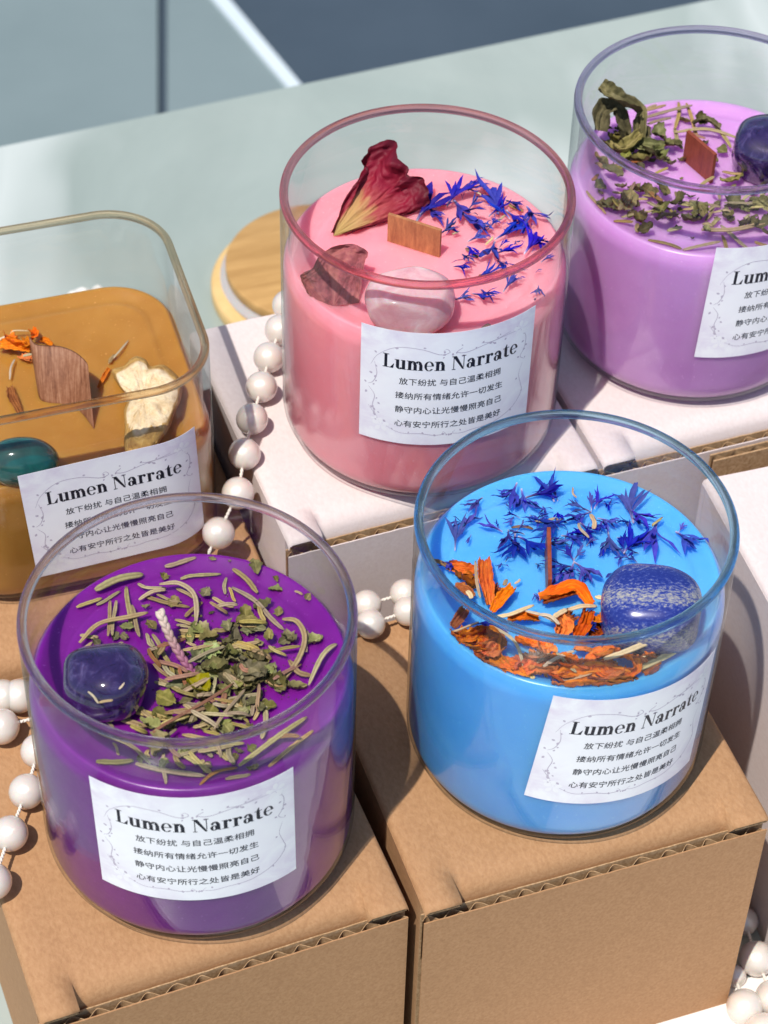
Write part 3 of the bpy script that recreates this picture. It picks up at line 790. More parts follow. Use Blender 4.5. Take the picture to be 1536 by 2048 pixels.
def petal(px, z, wpx, mat, label, group, hts=None, seed=0, name='marigold_petal', cat='dried petal', ppm=6600., nv=17, nu=30, curlup=.9, twist=.5):
    rnd = random.Random(hash((px[0], wpx, seed))); ox = rnd.uniform(0, 90)
    k = len(px); hts = hts or [rnd.uniform(.0008, .0045) for _ in px]
    P = catmull([on_wax(p[0], p[1], z, h) for p, h in zip(px, hts)], nu)
    W = wpx / ppm; vs, uv = [], []; tw0 = rnd.uniform(-twist, twist); tw1 = rnd.uniform(-twist, twist)
    for i, p in enumerate(P):
        u = i / (nu - 1); t = (P[min(i + 1, nu - 1)] - P[max(i - 1, 0)]).normalized()
        sd_ = t.cross(Vector((0, 0, 1)))
        sd_ = sd_.normalized() if sd_.length > 1e-5 else Vector((1, 0, 0)); nr = sd_.cross(t)
        tw = tw0 + (tw1 - tw0) * u; s2 = sd_ * math.cos(tw) + nr * math.sin(tw); n2 = nr * math.cos(tw) - sd_ * math.sin(tw)
        prof = .45 + .55 * math.sin(math.pi * min(1, u * .8 + .15)); 
        for j in range(nv):
            v = j / (nv - 1) * 2 - 1
            edge = 1 + .16 * noise.noise(Vector((u * 22 + ox, v, 2))) + .25 * noise.noise(Vector((u * 8 + ox, v, 1))) + (.18 * noise.noise(Vector((v * 5 + ox, 0, 4))) if (i < 2 or i > nu - 4) else 0)
            hw = W * .5 * prof * edge
            pleat = W * .10 * math.sin(v * 10.5 + ox + 2.0 * noise.noise(Vector((u * 3 + ox, 0, 0)))) + W * .12 * noise.noise(Vector((u * 13 + ox, v * 3.5, 5))) + W * .12 * noise.noise(Vector((u * 4 + ox, v * 2.5, 7)))
            q = p + s2 * (v * hw) + n2 * (curlup * W * .32 * v * v + pleat) + t * (W * .1 * noise.noise(Vector((v * 3 + ox, u * 3, 9))))
            q.z = max(q.z, z + lift_at(q) - .0001)
            vs.append(q); uv.append((u, j / (nv - 1)))
    fs = [(i * nv + j, i * nv + j + 1, (i + 1) * nv + j + 1, (i + 1) * nv + j) for i in range(nu - 1) for j in range(nv - 1)]
    return world_thing(name, vs, fs, mat, label, cat, group, uv)

def stone(px, z, half, rz, mat, label, e=.8, flat=0, seed=0, lump=.06, name='tumbled_stone', shape=None):
    ox = seed * 13.7; c = at(px[0], px[1], z + half[2] * .75); vs = []; nu, nv = 64, 36
    rot = Matrix.Rotation(rz, 3, 'Z')
    sg = lambda q, p: math.copysign(abs(q) ** p, q)
    for j in range(nv + 1):
        ph = -math.pi / 2 + math.pi * j / nv
        for i in range(nu):
            a = 2 * math.pi * i / nu
            v = Vector((sg(math.cos(ph), e) * sg(math.cos(a), e), sg(math.cos(ph), e) * sg(math.sin(a), e), sg(math.sin(ph), e)))
            k = 1 + lump * noise.noise(v * 1.3 + Vector((ox, 0, 0)))
            if shape: k *= shape(a, ph)
            v = Vector((v.x * half[0], v.y * half[1], v.z * half[2])) * k
            if flat and v.z > half[2] * flat: v.z = half[2] * flat + (v.z - half[2] * flat) * .12
            vs.append(rot @ v + Vector((c.x, c.y, z + half[2] * .8)))
    fs = [(j * nu + i, j * nu + (i + 1) % nu, (j + 1) * nu + (i + 1) % nu, (j + 1) * nu + i) for j in range(nv) for i in range(nu)]
    o = world_thing(name, vs, fs, mat, label, 'stone', None)
    return o

def board(b0, b1, hz, thick, z, mat, lean, parent, name='wick', curve=0, slant=0, n=14):
    """a thin wooden wick board standing in the wax between two pixels"""
    A, B = at(b0[0], b0[1], z), at(b1[0], b1[1], z); d = B - A; L = d.length; d.normalize(); nn = Vector((-d.y, d.x, 0))
    inv = parent.matrix_basis.inverted() if hasattr(parent, 'matrix_basis') else None
    vs = []
    for i in range(n + 1):
        u = i / n
        for zz, s in ((-.004, 0), (hz * (1 - slant * u), 1)):
            for tk in (-.5, .5):
                p = A + d * (L * u) + nn * (tk * thick + curve * math.sin(math.pi * u) + lean * s); p.z = z + zz + slant * 0
                vs.append(p)
    fs = []
    for i in range(n):
        a, b = i * 4, i * 4 + 4
        fs += [(a, b, b + 2, a + 2), (a + 1, a + 3, b + 3, b + 1), (a + 2, b + 2, b + 3, a + 3)]
    fs += [(0, 2, 3, 1), (n * 4, n * 4 + 1, n * 4 + 3, n * 4 + 2)]
    mw = Matrix.Translation(parent.location) @ Matrix.Rotation(parent.rotation_euler.z, 4, 'Z'); iv = mw.inverted()
    return obj(name, mesh(name, [iv @ v for v in vs], fs, mat, None, False), parent)

# ---- purple candle
CUR = C['purple']; z = WZ['purple'] - .0012
a1, a2, a3, a4 = Zm(120, 1080, 5.12), Zm(400, 1080, 5.12), Zm(120, 1300, 5.12), Zm(400, 1300, 5.12)
NL = 'thin curled rosemary needle among the dried herbs on the deep purple candle'; NG = 'rosemary needles on the purple candle'
N = [ (a1((365,510),(600,400),(850,350)), 15, 0), (a1((1060,270),(1390,155)), 10, 0), (a1((175,690),(435,590)), 8, 0), (a1((365,670),(620,525)), 7, 0),
 (a1((520,620),(490,980)), 7, 1), (a1((570,620),(535,980)), 7, 1), (a1((690,470),(710,740),(700,930)), 9, 0), (a1((730,670),(820,990)), 8, 1.6),
 (a1((205,1050),(400,860),(700,790),(900,740)), 9, 2), (a1((200,980),(400,990)), 8, .3), (a1((170,1160),(340,1040)), 6, 0), (a1((800,440),(900,490),(1080,495)), 7, .5),
 (a1((810,610),(950,530),(1080,510)), 8, 1), (a1((830,570),(1080,630),(1330,690)), 8, 0), (a1((980,560),(1250,640)), 6, 1), (a1((1010,460),(1200,440),(1360,530),(1410,680),(1400,870)), 9, 2.5),
 (a1((1200,490),(1390,610)), 7, .5), (a1((1225,400),(1350,360),(1650,350)), 8, 0), (a2((345,300),(600,530)), 10, .3), (a2((325,495),(550,620),(720,780),(870,915)), 9, .3),
 (a2((265,380),(250,560)), 7, 0), (a2((290,490),(370,630)), 6, .6), (a2((120,590),(345,690)), 8, .3), (a2((970,530),(1110,520)), 5, 0), (a2((850,820),(980,840),(1060,1000),(1000,1229),(840,1450)), 10, 1),
 (a2((1090,930),(1090,1150)), 7, 1), (a2((1450,1060),(1300,1130),(1220,1229),(1120,1480)), 9, 1.5), (a4((910,110),(1000,220),(1150,260)), 10, .5),
 (a1((1190,870),(1420,890)), 7, .3), (a1((1200,930),(1500,905)), 7, .6), (a1((1210,960),(1560,935)), 7, .2), (a1((1220,1000),(1540,975)), 7, .9), (a1((1180,820),(1400,870)), 7, 1.2), (a1((1280,1040),(1400,1080)), 6, .6),
 (a2((250,1110),(620,1040)), 9, 1.5), (a3((640,575),(1100,720)), 12, .6), (a3((545,650),(880,800)), 11, .3), (a3((950,140),(1140,290)), 7, .5), (a3((1050,20),(1170,260)), 8, 1),
 (a3((970,320),(1250,420)), 7, 1), (a3((1000,290),(1260,400)), 7, .3), (a1((870,960),(960,1100)), 7, .4), (a1((950,970),(1100,1229)), 8, 1.2), (a1((900,1000),(1010,1229)), 7, 0), (a1((890,1110),(1020,1110)), 7, 1.4),
 (a3((290,1220),(760,1130)), 10, 0), (a3((760,1160),(1480,1300)), 10, 0), (a3((400,850),(720,980),(930,1160)), 7, 1), (a3((900,1010),(900,1120)), 7, 0), (a3((1060,1050),(1070,1390)), 7, 0),
 (a3((1160,1060),(1270,1220)), 9, .5), (a3((1240,1030),(1390,1180)), 8, .4), (a3((1330,1030),(1500,1260)), 8, .8), (a4((10,600),(300,510),(620,450)), 9, 1), (a4((330,620),(500,740)), 6, 1.5),
 (a4((600,450),(520,680)), 8, .5), (a4((680,490),(540,720)), 8, .5), (a4((680,570),(640,900)), 10, .5), (a4((100,970),(280,1130)), 9, .4), (a4((280,960),(340,1180)), 10, .7), (a4((0,1010),(130,1090)), 8, .2),
 (a4((10,1120),(110,1270)), 8, .4), (a4((400,1190),(800,880),(1100,680)), 10, 1.2), (a4((700,1190),(1150,830)), 8, .3), (a4((260,950),(450,960)), 7, 1.4), (a4((220,770),(480,770)), 7, .8),
 (a3((540,960),(620,1070)), 5, 0), (a3((440,710),(560,800)), 6, 0), (a4((60,760),(180,830)), 6, .6), (a3((1400,1110),(1536,1210)), 8, .3), (a4((950,200),(830,330)), 6, .2), (a1((650,1040),(560,1160)), 9, 1)]
for i, (p, wd, l) in enumerate(N):
    b = random.Random(i).uniform(-.0004, .0004)
    needle(p, z, wd, NEEDLE, NL, NG, (max(0, l * .001 + b), max(0, l * .001 - b)), seed=i)
rh = random.Random(33)
for i in range(64):
    a, b = rh.gauss(425, 85), rh.gauss(1365, 75); an = rh.gauss(.35, .7); L = rh.uniform(18, 42); c_ = rh.uniform(-3, 3)
    if not inside([(a, b), (a + 2 * L * math.cos(an), b + 2 * L * math.sin(an) * .7)], z): continue
    needle([(a, b), (a + L * math.cos(an) + c_, b + L * math.sin(an) * .7 - c_), (a + 2 * L * math.cos(an), b + 2 * L * math.sin(an) * .7)], z, rh.uniform(6, 9), NEEDLE if i % 5 else NEEDLE_B, NL, NG, (rh.uniform(0, .0045), rh.uniform(0, .0035)), seed=200 + i)
BL_ = 'brown herb stalk lying across the herbs on the deep purple candle'; BG = 'brown stalks on the purple candle'
for i, (p, wd, l) in enumerate([(a3((920,860),(1100,740),(1536,500),(1780,340)), 6, 3.5), (a4((150,800),(300,600),(450,400)), 6, 3), (a4((380,1210),(150,1250),(0,1390)), 6, .5), (a1((1280,780),(1450,640)), 8, .5), (a4((240,440),(260,560)), 11, 3)]):
    needle(p, z, wd, NEEDLE_B, BL_, BG, (l * .001, l * .001), name='herb_stalk', cat='dried stalk', seed=i)
FL_ = 'crumbled olive green leaf among the herbs on the deep purple candle'; FG = 'crumbled leaves on the purple candle'
F = [(a1((1160,650)),26,1),(a1((940,900)),34,1),(a1((1450,930)),34,1),(a1((560,1000)),24,0),(a1((680,1010)),22,0),(a1((380,1050)),20,0),(a1((1060,390)),22,.3),(a1((690,900)),26,1),(a1((880,690)),18,1),
 (a2((570,280)),34,0),(a2((780,400)),14,0),(a2((770,520)),24,0),(a2((60,560)),32,.3),(a2((120,750)),12,0),(a2((130,170)),15,0),(a2((330,160)),7,0),(a2((470,780)),40,.6),(a2((600,920)),36,.5),(a2((920,1040)),40,0),(a2((1170,1050)),34,0),
 (a2((810,740)),20,.2),(a2((350,1000)),36,1),(a2((1145,560)),17,0),(a2((240,1190)),36,.5),(a2((360,1180)),32,1),(a2((520,1170)),34,.6),(a2((660,1210)),28,.3),(a2((100,1020)),30,1.5),(a2((500,850)),24,1),
 (a3((980,50)),32,1),(a3((1110,520)),44,1),(a3((1200,380)),40,.4),(a3((1280,540)),30,.2),(a3((1300,740)),38,.5),(a3((1130,800)),34,.3),(a3((880,800)),26,.4),(a3((1280,60)),20,.5),
 (a4((170,230)),50,1.6),(a4((560,240)),62,1.5),(a4((740,260)),40,1),(a4((480,380)),40,1.2),(a4((400,260)),34,.6),(a4((100,690)),36,.4),(a4((460,600)),34,.8),(a4((350,690)),24,.3),(a4((760,340)),34,.3),(a4((990,400)),34,0),(a4((880,370)),20,.2),(a4((300,120)),38,.4),(a4((480,80)),34,.4),(a4((600,150)),28,.2),(a4((250,830)),24,.6),
 (a3((1050,1010)),44,1.5),(a3((830,1120)),18,1),(a4((60,790)),24,.4),(a4((620,470)),22,.4),(a3((1500,620)),30,.5)]
rh = random.Random(21)
for i in range(80):
    a, b = rh.gauss(0, 1), rh.gauss(0, 1)
    F.append(([(455 + a * 62, 1345 + b * 52 - a * 8)], rh.uniform(18, 38), rh.uniform(0, 2.6)))
for i in range(22):
    F.append(([(rh.uniform(290, 520), rh.uniform(1440, 1545))], rh.uniform(12, 24), rh.uniform(0, .4)))
for i, (p, L, l) in enumerate(F):
    flake(p[0], z, L * 1.12, [HERB, HERB_D, HERB, HERB_G][i % 4], FL_, FG, lift=l * .001, wr=random.Random(i).uniform(.45, .8), tilt=.45, seed=i)
flake(a2((110, 1150))[0], z, 42, leaf_mat('fresh_green_leaf', (.11, .15, .03), (.20, .26, .07), (.31, .36, .15)), 'brightest green leaf on the deep purple candle, right of its braided wick', None, ang=1.0, lift=.003, tilt=.2, wr=.75)
flake(a3((1420, 400))[0], z, 52, leaf_mat('yellow_leaf', (.19, .19, .02), (.31, .29, .04), (.40, .37, .12)), 'yellow green torn leaf in front of the braided wick', None, ang=-.6, lift=.002, tilt=.25, wr=.8)
# herb dust
mb = MB(); rnd = random.Random(5)
for i in range(420):
    cx, cy = rnd.gauss(470, 95), rnd.gauss(1330, 75)
    p = at(cx, cy, z + .0002)
    if (p.x + .0512) ** 2 + (p.y - .4003) ** 2 > .034 ** 2: continue
    s = rnd.uniform(.00012, .0005); a = rnd.uniform(0, 6.28)
    d1 = Vector((math.cos(a), math.sin(a), .3)) * s; d2 = Vector((-math.sin(a), math.cos(a), .2)) * s * .6
    mb.add([p - d1, p - d2, p + d1, p + d2, p + Vector((0, 0, s * .6))], [(0, 1, 4), (1, 2, 4), (2, 3, 4), (3, 0, 4), (3, 2, 1, 0)])
o = obj('herb_dust', mb.mesh('herb_dust', plain('herb_dust', (.09, .045, .05), .9), False)); tag(o, 'fine dark herb dust scattered on the deep purple wax', 'herb crumbs', None, 'stuff')
for k, (b, t) in enumerate([((a3((1290, 160))[0]), (a3((1180, 120))[0])), ((a3((1390, 60))[0]), (a3((1470, 130))[0]))]):
    floret(b, t, z, 'small cornflower scrap beside the wick of the deep purple candle', 'cornflower scraps by the purple wick', seed=k, lobes=6, spread=.9)
stone((214, 1366), z, (.0113, .0104, .0090), R(4), AMETH, 'polished dark violet stone on the deep purple candle', e=.80, seed=2, lump=.07, shape=lambda a, ph: 1 + .055 * math.cos(3 * a - 2.1) * math.cos(ph))
for k, (p, wd) in enumerate([(a3((290,430),(400,540)), 4), (a3((400,545),(550,505)), 5), (a3((650,315),(615,390)), 4)]):
    needle(p, z + .0150 - k % 3 * .0006, wd, STRAW, 'pale plant fibre stuck on the dark violet stone of the deep purple candle', 'fibres on the violet stone', name='plant_fibre', cat='plant fibre')
# braided wick
A = at(401, 1364, z - .001); B = at(319, 1222, z + .0135); mb = MB()
ax = (B - A); Ln = ax.length; ax.normalize(); s1_ = ax.cross(Vector((0, 0, 1))).normalized(); s2_ = s1_.cross(ax)
mw = Matrix.Translation(C['purple'].location).inverted()
for k in range(3):
    P = []; rr = []
    for i in range(60):
        u = i / 59; a = u * 2 * math.pi * 3.6 + k * 2.0944
        off = s1_ * math.sin(a) * .00066 + s2_ * math.sin(2 * a) * .00036
        P.append(mw @ (A + ax * (Ln * u) + off * (1 - .25 * (1 - u)) + s1_ * (-.0012 * math.sin(math.pi * u)))); rr.append(.00062 * (1.15 if u < .9 else 1.3))
    mb.tube(P, rr, 8)
m = NT('braided_cotton'); uv = m.coord('UV'); s = m.n('SeparateXYZ'); m.l(uv, s.inputs[0])
m.base(m.ramp(s.outputs[0], [(0, (.20, .03, .14)), (.35, (.28, .10, .16)), (.65, (.36, .22, .20)), (.95, (.55, .46, .38))])); m.set(Roughness=.6); m.bump(m.noise(900, m.coord(), 3), .4, .0003)
obj('wick', mb.mesh('wick', m.mat), C['purple'])

# ---- blue candle
CUR = C['blue']; z = WZ['blue'] - .0012
b5, b6, b7, b8 = Zm(860, 920, 5.12), Zm(1130, 920, 5.12), Zm(860, 1110, 5.12), Zm(1080, 1110, 4.518)
CB = 'deep blue cornflower floret scattered on the sky blue candle'; CBG = 'cornflower florets on the blue candle'
FLR = [b5((540,390),(390,540)), b5((320,745),(450,550)), b5((255,930),(270,680)), b5((240,1020),(150,1190)), b5((740,740),(500,660)), b5((890,240),(800,500)), b5((935,300),(980,580)), b5((1270,430),(1140,150)),
 b5((980,390),(1390,320)), b5((800,720),(800,930)), b5((870,760),(860,1100)), b5((900,790),(1180,980)), b5((1370,600),(1090,800)), b5((1200,880),(1440,850)),
 b6((270,540),(20,460)), b6((270,520),(260,370)), b6((270,540),(20,650)), b6((300,500),(390,360)), b6((700,650),(600,240)), b6((640,500),(850,670)), b6((690,600),(800,720)), b6((680,640),(540,660)),
 b6((950,620),(830,960)), b6((1160,750),(1390,590)), b6((1130,740),(1350,940)), b6((440,740),(470,1000)), b6((610,960),(550,770)), b6((600,960),(780,770)), b6((620,1000),(490,1040)), b6((330,600),(580,700)),
 b6((240,800),(30,720)), b6((150,650),(320,830)), b6((90,1040),(-30,890)), b6((90,1030),(200,920)), b6((90,1050),(350,1250)), b6((90,1050),(20,1290)), b5((1470,1100),(1240,1130)), b5((1400,1150),(1290,1250)), b6((-40,780),(200,850)),
 b5((860,590),(790,690)), b6((380,640),(340,760)), b8((420,700),(530,640)), b8((380,780),(600,830)), b7((800,800),(480,700)), b8((300,1240),(90,1190)), b8((620,760),(520,870)), b8((230,1100),(90,1150))]
for i, (b, t) in enumerate(FLR):
    r_ = random.Random(i); e = 1.16; t = (b[0] + (t[0] - b[0]) * e, b[1] + (t[1] - b[1]) * e)
    floret(b, t, z, CB, CBG, lobes=r_.choice((6, 6, 7, 8)), spread=r_.uniform(.22, .58), lift=(r_.uniform(.0004, .0018), r_.uniform(.001, .0034) + (.002 if i > 40 else 0)), seed=i)
rh = random.Random(4)
for i in range(60):
    a, b = rh.gauss(1140, 100), rh.gauss(1068, 52); an = rh.uniform(0, 6.28); L = rh.uniform(20, 44)
    w_ = at(a, b, z)
    if (w_.x - .0533) ** 2 + (w_.y - .4383) ** 2 > .036 ** 2: continue
    floret((a, b), (a + L * math.cos(an), b + L * math.sin(an) * .7), z, CB, CBG, lobes=rh.choice((3, 4, 5)), spread=rh.uniform(.2, .6), lift=(rh.uniform(.0002, .001), rh.uniform(.0005, .003)), seed=900 + i)
ML = 'wrinkled orange marigold petal on the near side of the sky blue candle'; MG = 'marigold petals on the blue candle'
PT = [(b7((200,110),(330,140),(470,170)),24,0,.003), (b7((290,210),(380,260),(440,340)),36,1,.003), (b7((250,330),(340,350),(450,430)),22,1,.003), (b7((550,50),(560,260),(600,510)),29,0,.0055), (b7((850,330),(740,440),(630,580)),25,0,.004),
 (b7((700,320),(640,420),(600,480)),20,1,.002), (b7((800,680),(950,650),(1110,660)),24,0,.003), (b7((360,550),(300,640),(230,740)),22,1,.003), (b7((110,860),(230,900),(380,990)),38,0,.003), (b7((330,830),(440,810),(560,780)),24,0,.005),
 (b7((480,800),(650,830),(690,1050),(730,1290)),30,0,.004), (b7((500,900),(580,1100),(690,1250)),36,1,.002), (b8((0,400),(160,350),(330,300),(470,450)),30,0,.006), (b8((30,430),(220,370),(400,340)),24,0,.005), (b8((430,500),(400,620),(330,740)),28,0,.005),
 (b8((130,590),(200,640),(160,720)),34,0,.004), (b8((300,540),(230,600),(280,700)),30,1,.003), (b8((470,620),(560,590),(660,570)),26,0,.004), (b8((600,520),(640,560),(640,640)),24,0,.004), (b8((310,830),(400,850),(510,890)),20,0,.005),
 (b8((430,1040),(500,930),(620,860),(740,900)),30,0,.006), (b8((700,910),(830,940),(860,1020),(790,1110)),26,0,.006), (b8((180,1120),(340,1090),(560,1080),(800,1130)),44,0,.005), (b8((100,1180),(300,1200),(560,1230)),38,0,.003), (b8((480,1250),(620,1200),(790,1150)),34,0,.0035),
 (b8((10,830),(60,880),(60,940)),34,0,.004), (b8((300,960),(360,1000),(430,1050)),30,0,.005), (b8((180,1010),(240,1060),(330,1080)),32,0,.004), (b7((880,880),(1050,930),(1250,970)),34,0,.003), (b7((1000,1010),(1080,1110),(1190,1210)),30,0,.002),
 (b8((560,980),(600,1060),(720,1080)),36,0,.004), (b8((790,1180),(830,1120),(860,1150)),30,1,.002), (b8((560,640),(520,700),(440,720)),22,1,.002)]
for i, (p, wd, dk, h) in enumerate(PT):
    r_ = random.Random(i + 50)
    petal(p, z, wd * .98, MARI_D if dk else MARI, ML, MG, [h * r_.uniform(.35, .7)] + [h * r_.uniform(.8, 1.15)] * (len(p) - 2) + [h * r_.uniform(.2, .6)], seed=i, twist=.7)
rh = random.Random(12)
for i in range(38):
    u = rh.random(); a, b = 930 + 380 * u, 1285 + 62 * math.sin(u * 2.6) + rh.gauss(0, 16); an = rh.uniform(-.7, .7); L = rh.uniform(14, 30)
    if not inside([(a - L * math.cos(an), b - L * math.sin(an)), (a + L * math.cos(an), b + L * math.sin(an))], z): continue
    petal([(a - L * math.cos(an), b - L * math.sin(an)), (a, b - rh.uniform(0, 8)), (a + L * math.cos(an), b + L * math.sin(an))], z, rh.uniform(22, 38), MARI_D if i % 4 == 0 else MARI, ML, MG, [rh.uniform(.0005, .003), rh.uniform(.002, .006), rh.uniform(.0005, .003)], seed=100 + i, twist=.9)
petal(b8((960,1060), (1030,1050), (1110,1110)), z, 40, ROSE_B, 'small pinkish brown petal right of the marigold heap on the sky blue candle', None, [.002, .004, .002], seed=3, name='dried_petal')
ST = [(b7((460,60),(480,250),(515,440)),6,5),(b7((660,630),(860,590),(1060,520)),8,4),(b7((970,570),(1150,610),(1330,710)),6,5),(b7((600,700),(860,880),(960,1160)),6,4),(b7((820,1050),(930,1100)),8,.5),(b7((160,810),(300,770),(490,690)),8,4),
 (b7((930,1250),(1230,1050)),7,2),(b7((1100,1110),(1240,1000)),8,3),(b7((1290,1000),(1500,1200)),7,5),(b7((900,1390),(1050,1290)),9,1),(b8((570,940),(800,860),(1100,740)),11,6),(b8((860,1050),(1150,900),(1410,730)),12,3),(b8((160,1220),(470,1070)),7,6),
 (b8((30,1000),(300,870)),8,5),(b8((240,490),(380,455),(510,470)),9,5),(b8((0,540),(80,560),(180,620)),7,6),(b8((640,640),(700,730)),8,3),(b8((510,360),(580,410)),9,4),(b8((900,940),(1040,905)),6,2),(b7((380,370),(430,440)),10,4),(b8((60,1060),(260,930)),7,4),(b8((130,560),(240,490)),10,4),(b7((870,300),(930,240)),5,2)]
for i, (p, wd, l) in enumerate(ST):
    needle(p, z, wd, STRAW, 'pale straw splinter lying over the marigold petals on the sky blue candle', 'straw splinters on the blue candle', (l * .001, l * .001), name='straw_splinter', cat='straw', seed=i)
for i, (p, wd, l) in enumerate([(b7((30,60),(130,90),(230,130)),9,2), (b5((840,690),(960,685),(1060,705)),6,.5), (b7((740,310),(800,250)),8,3)]):
    needle(p, z, wd, NEEDLE_B, 'short brown stalk scrap on the sky blue candle', 'stalk scraps on the blue candle', (l * .001, l * .001), name='herb_stalk', cat='dried stalk', seed=i)
for i, (p, wd, l) in enumerate([(b5((1080,620),(1150,640),(1280,600),(1330,660)),6,1), (b6((70,280),(85,330),(120,390)),4,2), (b6((985,580),(930,640),(890,690)),5,2.4), (b6((270,560),(290,640),(300,700)),9,2), (b6((140,640),(170,720),(240,800)),6,2.5)]):
    needle(p, z, wd, STRAW, 'pale curled flower thread among the cornflowers on the sky blue candle', 'pale flower threads on the blue candle', (l * .001, l * .001), name='flower_thread', cat='dried stalk', seed=i)
stone((1301, 1222), z, (.0138, .0128, .0098), R(-6), LAPIS, 'speckled dark blue stone with pale bands on the sky blue candle', e=.72, seed=5, lump=.05)
# dark wick, a thin board seen edge-on
A = at(1096, 1200, z); B = at(1098, 1050, z + .011)
d = (B - A); ho = Vector((d.x, d.y, 0)); 
def in_candle(k, vs):
    iv = (Matrix.Translation(C[k].location) @ Matrix.Rotation(C[k].rotation_euler.z, 4, 'Z')).inverted(); return [iv @ v for v in vs]
tk = Vector((.00055, 0, 0)); C0 = A + ho * .98
vs = [A - tk, A + tk, C0 - tk, C0 + tk, A - tk + Vector((0, 0, .0085)), A + tk + Vector((0, 0, .0085)), C0 - tk + Vector((0, 0, .0105)), C0 + tk + Vector((0, 0, .0105))]
for v in vs[:4]: v.z -= .003
obj('wick', mesh('wick', in_candle('blue', vs), [(0, 1, 3, 2), (4, 6, 7, 5), (0, 4, 5, 1), (1, 5, 7, 3), (3, 7, 6, 2), (2, 6, 4, 0)], WICK_R, None, False), C['blue'])

# ---- pink candle
CUR = C['pink']; z = WZ['pink'] - .0012; PP = 5900.
p5 = Zm(540, 180, 2.4)
FLR = [((700,640),(800,480)),((760,560),(800,650)),((850,560),(930,440)),((930,470),(1010,435)),((870,500),(1030,470)),((880,530),(960,660)),((900,570),(1010,700)),((950,580),(1000,525)),((1095,600),(1090,445)),((1050,610),(1150,540)),((1130,530),(1210,585)),((1060,660),(1100,615)),
 ((1130,580),(1225,670)),((1080,720),(1210,660)),((1230,560),(1290,660)),((1250,690),(1335,780)),((1220,790),(1310,690)),((810,700),(905,645)),((950,730),(1050,700)),((1080,730),(1030,840)),((1080,790),(1200,765)),((920,790),(960,840)),((940,750),(1005,805)),((1090,820),(1160,880)),((880,850),(970,870)),((990,910),(1090,870)),((870,1015),(970,1000)),((970,980),(1060,1015)),((1120,970),(1180,900)),((1290,940),(1310,1010)),((1300,1010),(1355,1060)),((1300,830),(1370,800)),
 ((720,600),(790,560)),((840,660),(890,690)),((1000,640),(1050,680)),((1150,620),(1090,560)),((1010,960),(1050,1010)),((1100,760),(1150,720)),((1240,620),(1180,700))]
for i, (b, t) in enumerate(FLR):
    (b, t) = p5(b, t); r_ = random.Random(i + 9); e = 1.18; t = (b[0] + (t[0] - b[0]) * e, b[1] + (t[1] - b[1]) * e)
    floret(b, t, z, 'dark blue cornflower floret on the right half of the pink candle', 'cornflower florets on the pink candle', lobes=r_.choice((5, 6, 7)), spread=r_.uniform(.22, .55), lift=(r_.uniform(.0004, .0016), r_.uniform(.0008, .0034)), seed=i)
rh = random.Random(6)
for i in range(26):
    u = rh.random(); a, b = 905 + 165 * u + rh.gauss(0, 22), 400 + 95 * u + rh.gauss(0, 40); an = rh.uniform(0, 6.28); L = rh.uniform(14, 28)
    if not inside([(a, b), (a + L * math.cos(an), b + L * math.sin(an) * .7)], z): continue
    floret((a, b), (a + L * math.cos(an), b + L * math.sin(an) * .7), z, 'dark blue cornflower floret on the right half of the pink candle', 'cornflower florets on the pink candle', lobes=rh.choice((2, 3, 4)), spread=rh.uniform(.3, .9), lift=(rh.uniform(.0002, .001), rh.uniform(.0005, .002)), seed=900 + i)
# large upright rose petal, a shell from its pale foot to a ruffled rim
def shell(name, foot, rim, mid, bulge, mat, label, seed, crump=1.0):
    RP = catmull([at(a, b, z + c) for a, b, c in rim], 90); nu = 40; vs, uv = [], []; o = seed * 9.1
    for j, q in enumerate(RP):
        v = j / 89
        for i in range(nu):
            u = i / (nu - 1); p = foot.lerp(q, u ** .9)
            sag = math.sin(math.pi * u) * math.sin(math.pi * v)
            p = p + (mid - foot).normalized() * .0014 * sag + Vector(bulge) * sag
            cr = .0021 * noise.noise(Vector((u * 5 + o, v * 9, 8))) * u ** .6 + .0016 * abs(noise.noise(Vector((u * 9 + o, v * 17, 3)))) * u + .0009 * noise.noise(Vector((u * 21, v * 40 + o, 3))) * u
            cr += .0009 * math.sin(v * 30 + 5 * noise.noise(Vector((u * 3 + o, v * 4, 1)))) * u
            p = p + Vector((-.3, -.7, .5)) * cr * crump
            if u > .8: p += Vector((-.25, -.5, .45)) * (.0034 * noise.noise(Vector((v * 17, 2 + o, 0))) + .0016 * noise.noise(Vector((v * 48, 2, o)))) * (u - .8) * 5 * crump
            p.z = max(p.z, z + .0002); vs.append(p); uv.append((u, v))
    fs = [(j * nu + i, j * nu + i + 1, (j + 1) * nu + i + 1, (j + 1) * nu + i) for j in range(89) for i in range(nu - 1)]
    return world_thing(name, vs, fs, mat, label, 'rose petal', 'rose petals', uv)
foot = at(666, 472, z + .0006)
rim = [(668, 462, .002), (700, 385, .0075), (732, 345, .011), (729, 322, .0125), (748, 292, .0150), (782, 280, .0165), (791, 310, .0150), (818, 334, .0120), (818, 352, .011), (849, 355, .009), (858, 384, .0065), (851, 412, .003), (800, 436, .0008), (745, 452, .0005), (700, 468, .0004)]
shell('rose_petal', foot, rim, at(770, 395, z + .0035), (.0012, .0030, -.0012), ROSE, 'large crumpled crimson rose petal with tan base standing up on the pink candle', 1, 1.5)
shell('rose_petal', at(668, 612, z + .0004), [(612, 604, .0006), (592, 575, .003), (586, 556, .0048), (602, 548, .0065), (622, 538, .0072), (640, 512, .0095), (668, 494, .0115), (700, 488, .0118), (724, 494, .0108), (736, 506, .0090), (730, 535, .0065), (724, 570, .0030), (718, 606, .0006)], at(665, 560, z + .005), (0, .0020, .0004), ROSE_B, 'small folded brownish rose petal at the near left of the pink candle', 2, .8)
